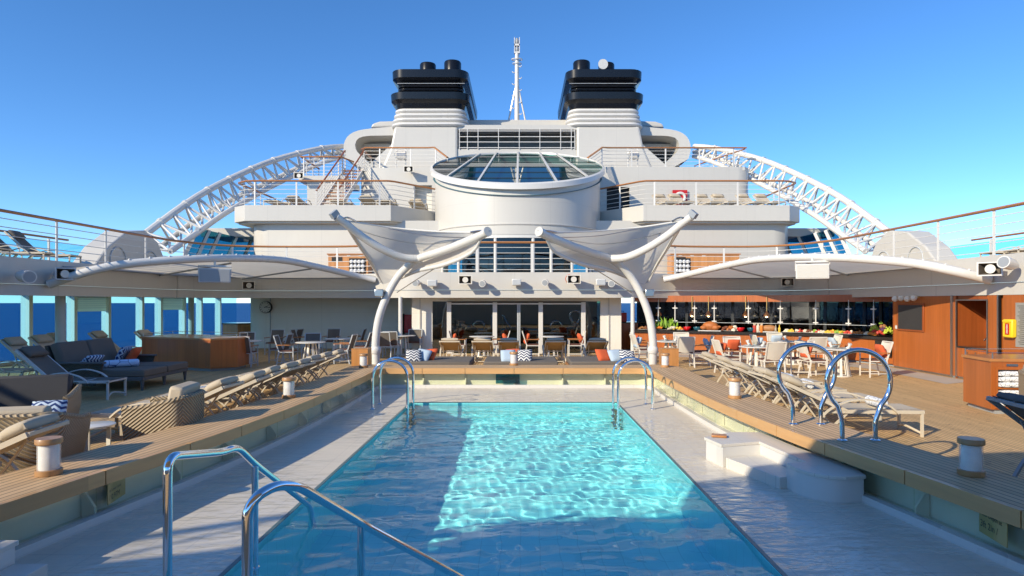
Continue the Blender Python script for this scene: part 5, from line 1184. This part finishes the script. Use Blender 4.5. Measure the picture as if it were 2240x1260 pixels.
# ------------------------------------------------------------ upper deck wooden bars
for x0, x1, lab, tx in ((-8.2, -6.5, 'wooden towel bar counter on the upper deck behind the canopy on the stair side', -6.95), (6.5, 9.4, 'wooden towel bar counter on the upper deck behind the buffet awning', 6.95)):
    o = thing('towel_bar', lab, 'bar counter', (0, 0, 0))
    MB().box(x0, x1, 27.4, 28.2, Z2+.05, Z2+1.0).build('body', M['oak'], o, smooth=0); MB().box(x0-.05, x1+.05, 27.36, 28.24, Z2+1.0, Z2+1.05).build('top', M['teak'], o, smooth=0)
    MB().box(tx-.35, tx+.35, 27.38, 27.4, Z2+.2, Z2+.85).build('cubby', M['dark'], o); b = MB()
    for k in range(3):
        for j in range(4): b.ball((tx-.24+.16*j, 27.36, Z2+.32+.19*k), .085, .06, .085, 8, 6)
    b.build('towel_pile', M['towel'], o); MB().box(x0+.15, x0+.6, 27.385, 27.4, Z2+.72, Z2+.9).build('slot', M['dark'], o)
    for k in range(3): MB().box(x0+.3+.5*k, x0+.45+.5*k, 27.385, 27.4, Z2+.93, Z2+.97).build('plaque', M['white2'], o)
# small life ring box
o = thing('life_ring_box', 'bright red board with white life ring on the buffet side balcony wall', 'life ring', (8.35, 33.3, 7.42))
MB().tube([(.24*math.cos(a), 0, .24*math.sin(a)) for a in [k*2*math.pi/20 for k in range(20)]], .07, 8, closed=True).build('ring', M['white2'], o); MB().box(-.38, .38, .05, .12, -.38, .40).build('back_board', M['red'], o)
o = tag(MB().box(-10.6, -10.0, 30.5, 30.9, Z3, Z3+.35).build('red_chest', M['red'], bevel=.02), 'small red chest among the loungers on the stair side balcony', 'chest')
# ============================================================ BUFFET
CV = [Vector(p) for p in ((4.3, 24.7, 0), (5.5, 24.3, 0), (7, 23.6, 0), (8.5, 22.8, 0), (9.9, 21.9, 0), (10.85, 20.8, 0), (11.3, 19.4, 0))]
CV = resample(spline(CV, 8), .12)
def cpt(px, off=0):
    P = offs(CV, off); best = min(P, key=lambda p: abs(1137+p.x*FPX/p.y-px)); i = P.index(best)
    d = (P[min(i+1, len(P)-1)]-P[max(i-1, 0)]).normalized(); return best.copy(), math.atan2(d.y, d.x)
bf = thing('buffet_counter', 'long curved cherry wood buffet counter with black granite top', 'buffet counter')
MB().wall([(p.x, p.y) for p in offs(CV, .08)], .08, .82, .05).build('front', M['cherry'], bf, smooth=40)
MB().strip([p+Vector((0, 0, .885)) for p in CV], [p+Vector((0, 0, .885)) for p in offs(CV, .95)]).strip([p+Vector((0, 0, .80)) for p in CV], [p+Vector((0, 0, .885)) for p in CV]).build('top', M['granite'], bf, smooth=30)
MB().wall([(p.x, p.y) for p in offs(CV, .16)], 0, .08, .05).build('plinth', M['grey'], bf, smooth=40)
bw = thing('buffet_backwall', 'dark glazed wall with cherry wood header behind the buffet', 'wall')
MB().wall([(p.x, p.y) for p in offs(CV, 1.7)], 0, 2.0, .02).build('dark_glass', M['darkglass'], bw, smooth=40)
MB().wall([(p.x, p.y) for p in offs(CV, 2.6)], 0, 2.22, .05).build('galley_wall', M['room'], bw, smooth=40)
MB().wall([(p.x, p.y) for p in offs(CV, .75)], 1.98, 2.22, .9).build('header', M['cherry'], bw, smooth=40)
for px in (1440, 1500, 1600, 1690, 1770, 1800, 1850, 1895, 1925):
    p, a = cpt(px, 1.68); MB().box(-.05, .05, -.03, .03, 0, 2.0, Mx(p, rz=a)).build('mullion', M['rubber'], bw, smooth=0)
for px, wd, h in ((1480, .5, 1.5), (1560, .8, 1.6), (1650, .6, 1.3), (1730, .9, 1.7), (1830, .7, 1.4)):
    p, a = cpt(px, 2.4); MB().box(-wd/2, wd/2, -.1, .1, .9, h, Mx(p, rz=a)).build('galley_shelf', M['steel'], bw, smooth=0)
sg = thing('sneeze_guard', 'clear glass food guard on slim steel posts above the buffet', 'glass guard')
pxs = (1439, 1474, 1519, 1565, 1636, 1711, 1785, 1854, 1910)
for i, px in enumerate(pxs):
    p, a = cpt(px, .55); MB().cyl((p.x, p.y, 1.18), .022, .66, 10).build('post', M['white2'], sg); MB().cyl((p.x, p.y, 1.84), .010, .2, 8).build('hanger', M['steel'], sg)
    for z in (1.25, 1.74):
        MB().box(-.09, .09, -.03, .03, z-.02, z+.02, Mx(p, rz=a))  .build('clamp', M['white2'], sg, smooth=0)
    if i:
        q, _ = cpt(pxs[i-1], .55); v = [Vector((c.x, c.y, z)) for z in (1.20, 1.80) for c in (q, p)]
        MB().add(v, [(0, 1, 3, 2)]).build('pane', M['clear'], sg, smooth=0); MB().bar(v[0], v[1], .014).build('edge_strip', M['lightgrey'], sg, smooth=0)
for px, lab in ((1442, 'dark copper heat lamp hanging at the canopy post end of the buffet'), (1511, 'glowing copper heat lamp above the vegetable display'), (1553, 'glowing copper heat lamp above the roast turkey'), (1632, 'glowing copper heat lamp above the condiment jars'), (1676, 'glowing copper heat lamp above the bread loaf')):
    p, a = cpt(px, .7); o = thing('heat_lamp', lab, 'lamp', (p.x, p.y, 1.44), 0, 'copper heat lamps over the buffet')
    MB().lathe((0, 0, 0), [(.15, 0), (.13, .07), (.06, .15), (.03, .2)], 18).build('shade', plain('copper', (.45, .20, .08), .25, 1), o); MB().cyl((0, 0, .2), .012, .55, 8).build('stem', M['brass'], o)
    if px != 1442: MB().ball((0, 0, .01), .045, n=10, m=6).build('bulb', glow('bulb_glow', (1, .75, .42), 9), o)
# food --------------------------------------------------------------
def food(name, c, rough=.55, var=.45, sc=14): return plain(name, c, rough, 0, var, sc, .5)
F_ = {'roast': food('roast', (.42, .13, .03)), 'dark': food('dark_meat', (.16, .05, .025)), 'green': food('leaf_green', (.22, .38, .04)), 'yel': food('yellow_food', (.75, .48, .05)), 'red': food('red_food', (.5, .05, .03)), 'or': food('orange_food', (.75, .22, .03)), 'wh': food('cream_food', (.7, .62, .5)), 'pur': food('purple_grape', (.12, .04, .10)), 'bread': food('bread_crust', (.38, .17, .06)), 'lime': food('lime_grape', (.5, .58, .06))}
gF = 'food on the buffet counter'
def heap(b, c, rx, ry, h, n, r, rn):
    for k in range(n):
        u = rn.random()**.5; a = rn.uniform(0, 6.28); b.ball(Vector(c)+Vector((rx*u*math.cos(a), ry*u*math.sin(a), h*(1-u*u)*rn.uniform(.3, 1)+r*.5)), r*rn.uniform(.7, 1.25), r*rn.uniform(.7, 1.2), r*rn.uniform(.7, 1.1), 7, 5, Matrix.Rotation(rn.uniform(0, 3), 3, 'X'))
def platter(px, label, mats, rx=.24, h=.08, off=.38, n=14, r=.045, cat='platter', name='platter'):
    p, a = cpt(px, off); o = thing(name, label, cat, (p.x, p.y, .886), a, gF); rn = random.Random(px)
    b = MB().lathe((0, 0, 0), [(.6, 0), (.95, .02), (1.0, .035), (.94, .03), (.5, .012)], 24)
    b.v = [(x*rx, y*rx*.72, z) for x, y, z in b.v]; b.build('dish', M['white2'], o)
    for i, m in enumerate(mats):
        b = MB(); heap(b, (rx*.5*(i-(len(mats)-1)/2), 0, .015), rx*.5, rx*.4, h, n, r, rn); b.build('food', F_[m], o)
    return o
def bowl(px, label, mat, off=.4):
    p, a = cpt(px, off); o = thing('bowl', label, 'bowl', (p.x, p.y, .886), a, gF)
    MB().lathe((0, 0, 0), [(.07, 0), (.12, .05), (.145, .13), (.14, .145), (.125, .13), (.10, .06)], 22).build('shell', mat, o, smooth=60); MB().lathe((0, 0, .11), [(.12, 0), (.06, .02)], 18).build('filling', F_['wh'], o)
teal = plain('teal_enamel', (.02, .10, .14), .2); redb = plain('red_bowl', (.62, .01, .015), .2)
platter(1409, 'platter of brown snacks at the buffet end behind the canopy post', ['bread', 'dark'], .3, .1)
p, a = cpt(1452, .4); o = thing('vegetable_display', 'heap of leafy greens and carrots at the post end of the buffet', 'vegetables', (p.x, p.y, .886), a, gF); rn = random.Random(5)
MB().lathe((0, 0, 0), [(.35, 0), (.42, .03), (.38, .02)], 20).build('tray', M['white2'], o)
b = MB()
for k in range(70):
    x = rn.uniform(-.5, .5); q = Vector((x, rn.uniform(-.12, .12), .08)); t_ = q+Vector((rn.uniform(-.16, .16), rn.uniform(-.1, .1), rn.uniform(.15, .42)*(1.2-abs(x)))); sd = Vector((rn.uniform(-1, 1), rn.uniform(-1, 1), .2)).normalized()*.05; md = q.lerp(t_, .6)
    b.add([q, md+sd, t_, md-sd], [(0, 1, 2, 3)])
b.build('leafy_greens', F_['green'], o)
for k in range(12): x = -.45+rn.uniform(0, .35); MB().tube([(x, -.12, .08), (x+.1, .05, .28)], [.03, .012], 7).build('carrot', F_['or'], o)
b = MB(); heap(b, (.3, -.05, .03), .25, .12, .12, 14, .055, rn); b.build('radish', F_['wh'], o); b = MB(); heap(b, (.5, -.05, .03), .16, .1, .1, 10, .05, rn); b.build('pepper', F_['yel'], o)
platter(1487, 'small dish of orange nuggets beside the vegetable heap', ['or'], .16, .1)
bowl(1503, 'red enamel bowl between vegetables and turkey', redb); bowl(1524, 'dark teal enamel bowl beside the turkey platter', teal)
p, a = cpt(1554, .4); o = thing('roast_turkey', 'big golden roast turkey on a white board', 'roast', (p.x, p.y, .886), a, gF)
MB().box(-.42, .42, -.2, .2, 0, .03).build('board', M['white2'], o, bevel=.01); MB().ball((0, 0, .19), .29, .19, .17, 16, 10).ball((.2, -.12, .13), .14, .08, .09, 10, 7).ball((-.22, -.12, .13), .13, .08, .08, 10, 7).ball((.3, 0, .16), .09, .05, .05, 8, 6).build('meat', F_['roast'], o)
platter(1594, 'platter of carved dark meat beside the turkey', ['dark', 'roast', 'wh'], .3, .16, n=12, r=.06)
bowl(1620, 'red enamel bowl beside the condiment jars', redb); bowl(1640, 'dark teal enamel bowl beside the condiment jars', teal)
for px, c, lab in ((1649, 'red', 'tall jar of red sauce beside the teal bowl'), (1657, 'wh', 'jar of breadsticks on the buffet'), (1664, 'or', 'small orange sauce jar before the bread loaf')):
    p, a = cpt(px, .35); o = thing('jar', lab, 'jar', (p.x, p.y, .886), 0, gF); MB().lathe((0, 0, 0), [(.055, 0), (.06, .01), (.06, .22), (.055, .24)], 14).build('body', F_[c], o); b = MB()
    for k in range(5): b.tube([(.02*math.cos(k), .02*math.sin(k), .2), (.05*math.cos(k*1.3), .05*math.sin(k*1.3), .33)], .008, 5)
    b.build('sticks', F_['wh'], o)
p, a = cpt(1679, .45); o = thing('bread_loaf', 'long brown loaf lying on the buffet beside oil bottles', 'bread', (p.x, p.y, .886), a, gF)
MB().box(-.32, .32, -.14, .14, 0, .03).build('board', M['white2'], o, bevel=.01); MB().ball((0, 0, .14), .29, .12, .12, 14, 9).build('crust', F_['bread'], o)
for px, c, lab in ((1695, 'dark', 'dark oil bottle first of three on the buffet'), (1701, 'wh', 'pale vinegar bottle middle of three on the buffet'), (1707, 'yel', 'yellow oil bottle last of three on the buffet')):
    p, a = cpt(px, .35); o = thing('bottle', lab, 'bottle', (p.x, p.y, .886), 0, gF); MB().lathe((0, 0, 0), [(.04, 0), (.042, .01), (.042, .15), (.015, .21), (.014, .28)], 12).build('body', F_[c], o); MB().cyl((0, 0, .28), .017, .03, 8).build('cap', M['rubber'], o)
for px, lab, ms_, rx in ((1722, 'white dish of pale dip after the oil bottles', ['wh'], .18), (1733, 'platter of yellow fruit slices on the buffet', ['yel'], .22), (1748, 'square white dish of pink ham on the buffet', ['wh', 'red'], .26), (1772, 'white platter of mixed cheese bites on the buffet', ['wh', 'dark', 'wh'], .27), (1793, 'platter of green and red salad on the buffet', ['green', 'red', 'wh'], .24),
                     (1812, 'platter of golden pastries on the buffet', ['yel', 'or'], .25), (1834, 'platter of yellow melon and lettuce on the buffet', ['yel', 'green', 'yel'], .3), (1858, 'platter of cold cuts near the fruit pile', ['red', 'wh'], .28), (1880, 'tray of orange glazed cakes near the fruit pile', ['or', 'bread'], .28), (1902, 'white tray of small tarts beside the fruit pile', ['wh', 'yel'], .24)):
    platter(px, lab, ms_, rx)
p, a = cpt(1890, .75); o = thing('glass_tray', 'tray of small clear dessert cups behind the tarts', 'tray', (p.x, p.y, .886), a, gF); MB().box(-.3, .3, -.12, .12, 0, .02).build('tray', M['steel'], o, bevel=.005)
for i in range(6):
    for j in range(2): MB().cyl((-.25+.1*i, -.06+.12*j, .02), .035, .07, 10).build('cup', M['clear'], o)
p, a = cpt(1930, .42); o = thing('fruit_pile', 'tall pile of grapes, apples and other fruit at the buffet end', 'fruit', (p.x, p.y, .886), a, gF); rn = random.Random(9)
MB().lathe((0, 0, 0), [(.3, 0), (.36, .02), (.3, .02)], 20).build('tray', M['rubber'], o)
for m, c, rx, h, n, r in (('lime', (-.24, 0, .14), .16, .2, 60, .032), ('lime', (.28, 0, .08), .16, .24, 60, .032), ('pur', (.10, -.02, .16), .12, .14, 30, .028), ('red', (-.04, -.1, .04), .22, .12, 12, .06), ('or', (-.15, -.14, .02), .2, .04, 9, .06), ('bread', (.05, .02, .25), .08, .15, 10, .05), ('green', (0, 0, .38), .05, .08, 6, .03)):
    b = MB(); heap(b, c, rx, rx*.8, h, n, r, rn); b.build('fruit', F_[m], o)
o = thing('plate_niche', 'black granite niche with stacked white bowls at the end of the buffet counter', 'niche', (0, 0, 0)); p, a = cpt(1932, -.02)
A = Mx(p, rz=a); MB().box(-.3, .3, 0, .05, .3, .78, A).build('niche_back', M['granite'], o, smooth=0); b = MB()
for k in range(3): b.lathe(A @ Vector((.08, -.09, .44+.05*k)), [(.05, 0), (.12, .05), (.13, .08), (.12, .06)], 16)
b.build('stacked_bowl', M['white2'], o)
# ============================================================ WOOD WALL by the buffet
WX = 11.25
ww = thing('wood_wall', 'glossy cherry wood wall with steel edged niche along the deck side', 'wall')
MB().box(WX, WX+.15, 16.72, 19.25, .06, 2.125).build('panel', M['cherry'], ww, smooth=0)
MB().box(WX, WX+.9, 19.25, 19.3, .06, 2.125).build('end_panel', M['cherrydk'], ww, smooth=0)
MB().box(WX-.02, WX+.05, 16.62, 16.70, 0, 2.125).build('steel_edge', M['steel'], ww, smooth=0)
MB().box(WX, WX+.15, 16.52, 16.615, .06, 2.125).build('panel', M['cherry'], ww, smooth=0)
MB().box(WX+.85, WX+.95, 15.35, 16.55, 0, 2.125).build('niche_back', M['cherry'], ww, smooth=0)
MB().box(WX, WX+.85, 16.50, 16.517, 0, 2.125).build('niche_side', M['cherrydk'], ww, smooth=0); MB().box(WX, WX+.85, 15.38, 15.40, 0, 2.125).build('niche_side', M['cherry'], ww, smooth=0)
MB().box(WX+.02, WX+.85, 15.41, 16.49, .06, .80).build('niche_cupboard', M['cherry'], ww, smooth=0); MB().box(WX+.0, WX+.85, 15.405, 16.495, .80, .84).build('niche_counter', M['granite'], ww, smooth=0)
MB().box(WX+.82, WX+.846, 15.41, 16.49, .84, 1.12).build('splashback', M['granite'], ww, smooth=0); MB().box(WX+.55, WX+.84, 15.42, 16.0, 1.42, 1.45).build('shelf', M['cherry'], ww, smooth=0)
MB().tube(spline([(WX+.5, 16.0, .84), (WX+.5, 16.0, 1.02), (WX+.42, 16.0, 1.06), (WX+.36, 16.0, 1.0)], 5), .015, 8).build('tap', M['chrome'], ww)
MB().box(WX-.01, WX+.02, 15.38, 16.52, 2.0, 2.03).build('steel_lintel', M['steel'], ww, smooth=0); MB().box(WX-.01, WX+.02, 15.38, 15.42, .05, 2.0).build('steel_jamb', M['steel'], ww, smooth=0); MB().box(WX-.01, WX+.02, 16.48, 16.52, .05, 2.0).build('steel_jamb', M['steel'], ww, smooth=0)
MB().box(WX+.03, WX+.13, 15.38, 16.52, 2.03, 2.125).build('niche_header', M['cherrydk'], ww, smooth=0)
MB().box(WX, WX+.15, 15.08, 15.37, .06, 2.125).build('panel', M['cherry'], ww, smooth=0); MB().box(WX-.02, WX+.04, 15.02, 15.07, .0, 2.125).build('steel_edge', M['steel'], ww, smooth=0); MB().box(WX+.1, WX+.15, 14.9, 15.015, .0, 2.125).build('dark_gap', M['dark'], ww, smooth=0)
MB().box(WX, WX+.15, 10.0, 14.895, .06, 2.125).build('panel', M['cherry'], ww, smooth=0); MB().box(WX+.03, WX+.18, 10, 19.3, 0, .06).build('skirting', M['steel'], ww, smooth=0)
for y in (15.8, 16.1): MB().bar((WX-.0, y, .55), (WX-.0, y, .72), .02).build('handle', M['steel'], ww)
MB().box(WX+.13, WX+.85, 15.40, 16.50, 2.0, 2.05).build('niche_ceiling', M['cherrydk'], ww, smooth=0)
o = thing('blackboard', 'blank blackboard in a cherry frame on the wood wall', 'blackboard', (WX, 18.4, 1.53))
MB().box(-.035, -.005, -.62, .62, -.40, .40).build('frame', M['cherrydk'], o, bevel=.005); MB().box(-.042, -.036, -.56, .56, -.35, .35).build('board', M['board'], o)
o = thing('spotlight_cluster', 'cluster of four round white spotlights above the blackboard', 'spotlights', (WX, 18.5, 2.08))
for k in range(4):
    MB().ball((-.14, -.45+.3*k, -.02*(k%2)), .085, .10, .085, 14, 9).build('spot_head', M['white2'], o); MB().tube([(0, -.45+.3*k, .02), (-.1, -.45+.3*k, .02)], .025, 8).build('arm', M['brass'], o)
o = tag(MB().box(-.02, -.001, -.05, .05, -.05, .05).build('wall_switch', M['white2'], loc=(WX, 19.1, 1.22)), 'tiny white switch plate on the wood wall beside the blackboard', 'switch')
o = thing('rescue_box', 'bright yellow plastic box with red label on the wood wall', 'box', (WX-.002, 14.62, 1.36))
MB().box(-.12, 0, -.15, .15, -.21, .21).build('body', M['yellow'], o, bevel=.03); MB().box(-.128, -.121, -.07, .05, -.14, .12).build('label', M['red'], o); MB().box(-.135, -.11, -.13, .13, .14, .19).build('lid_edge', M['yellow'], o, bevel=.01)
b = MB()
for k in range(7): b.box(-.132, -.129, -.035, .01, -.11+.03*k, -.092+.03*k)
b.build('printing', M['white2'], o, smooth=0)
o = thing('notice_sheet', 'tall grey printed notice on the wood wall behind the yellow box', 'notice', (WX, 14.25, 1.45)); MB().box(-.012, -.003, -.26, .26, -.5, .5).build('sheet', plain('grey_sheet', (.30, .29, .26), .6), o); b = MB()
for k in range(20): b.box(-.016, -.0125, -.2, .2-.1*((k*7) % 5)/5, .42-.045*k, .43-.045*k)
b.build('printing', M['rubber'], o, smooth=0)
# ============================================================ SIGNS in the bench glass
def text_mesh(s, size, m, parent, Mt, name='lettering'):
    c = bpy.data.curves.new('t', 'FONT'); c.body = s; c.size = size; c.align_x = 'LEFT'; o = bpy.data.objects.new('t', c); COL.objects.link(o)
    me = bpy.data.meshes.new_from_object(o); bpy.data.objects.remove(o); me.materials.clear(); me.materials.append(m); q = bpy.data.objects.new(name, me); COL.objects.link(q); q.parent = parent; q.matrix_local = Mt; return q
for (x, y, z), s, lines, lab in ((( -3.78, 6.0, .22), 1, (('/ 1.15M', .07, .07), ('at Lower Level', .04, -.005), ('/ 0.97M', .07, -.08)), 'brass pool depth sign behind the bench glass on the shaded lounge side'), ((3.66, 4.95, .235), -1, (('Pool Depth at', .05, .03), ('3ft 2in /', .075, -.06)), 'brass pool depth sign behind the bench glass near the dark lantern')):
    o = thing('depth_sign', lab, 'sign', (x, y, z), 0, 'pool depth signs'); sl_ = (.13 if s > 0 else .16)
    o.rotation_euler.z = -s*0+ (R(10) if s > 0 else R(-8))
    MB().box(-.004, .004, -.18, .18, -.115, .115).build('plate', M['brass'], o, smooth=0)
    for tx, size, dz_ in lines:
        Mt = Matrix(((0, 0, s, s*.0065), (s, 0, 0, -s*.16), (0, 1, 0, dz_), (0, 0, 0, 1))); text_mesh(tx, size, M['rubber'], o, Mt)
# ============================================================ AFT END, unseen behind the camera: deck edge shaped to shade the near pool
E_ = [(-16, -4.2), (-13, -3.2), (-10.6, -1.9), (-9.7, -1.6), (-9.3, -1.45), (-8.95, -.8), (-8.4, -.4), (-6.9, -.15), (-5.4, .3), (-4.3, .75), (-3, 1.06), (-1.3, 1.65), (1, 1.9), (5, 1.9), (9, 1.2), (13, 0), (16, -1)]
struct('aft_shade_deck', MB().prism(E_+[(16, -5.6), (-16, -6.5)], 4.4, 4.7), M['white'], smooth=0)
struct('aft_reflect_wall', MB().box(-16, 16, -9.2, -9, 0, 2.4), M['white'], smooth=0)  # unseen wall added to give reflections, kept low to let in sky light
railing('aft_railing', 'white railing on the aft deck edge behind the viewer', resample([Vector((x, y-.15, 0)) for x, y in E_[:5]], .4), 4.7, 1.1, 2.0)
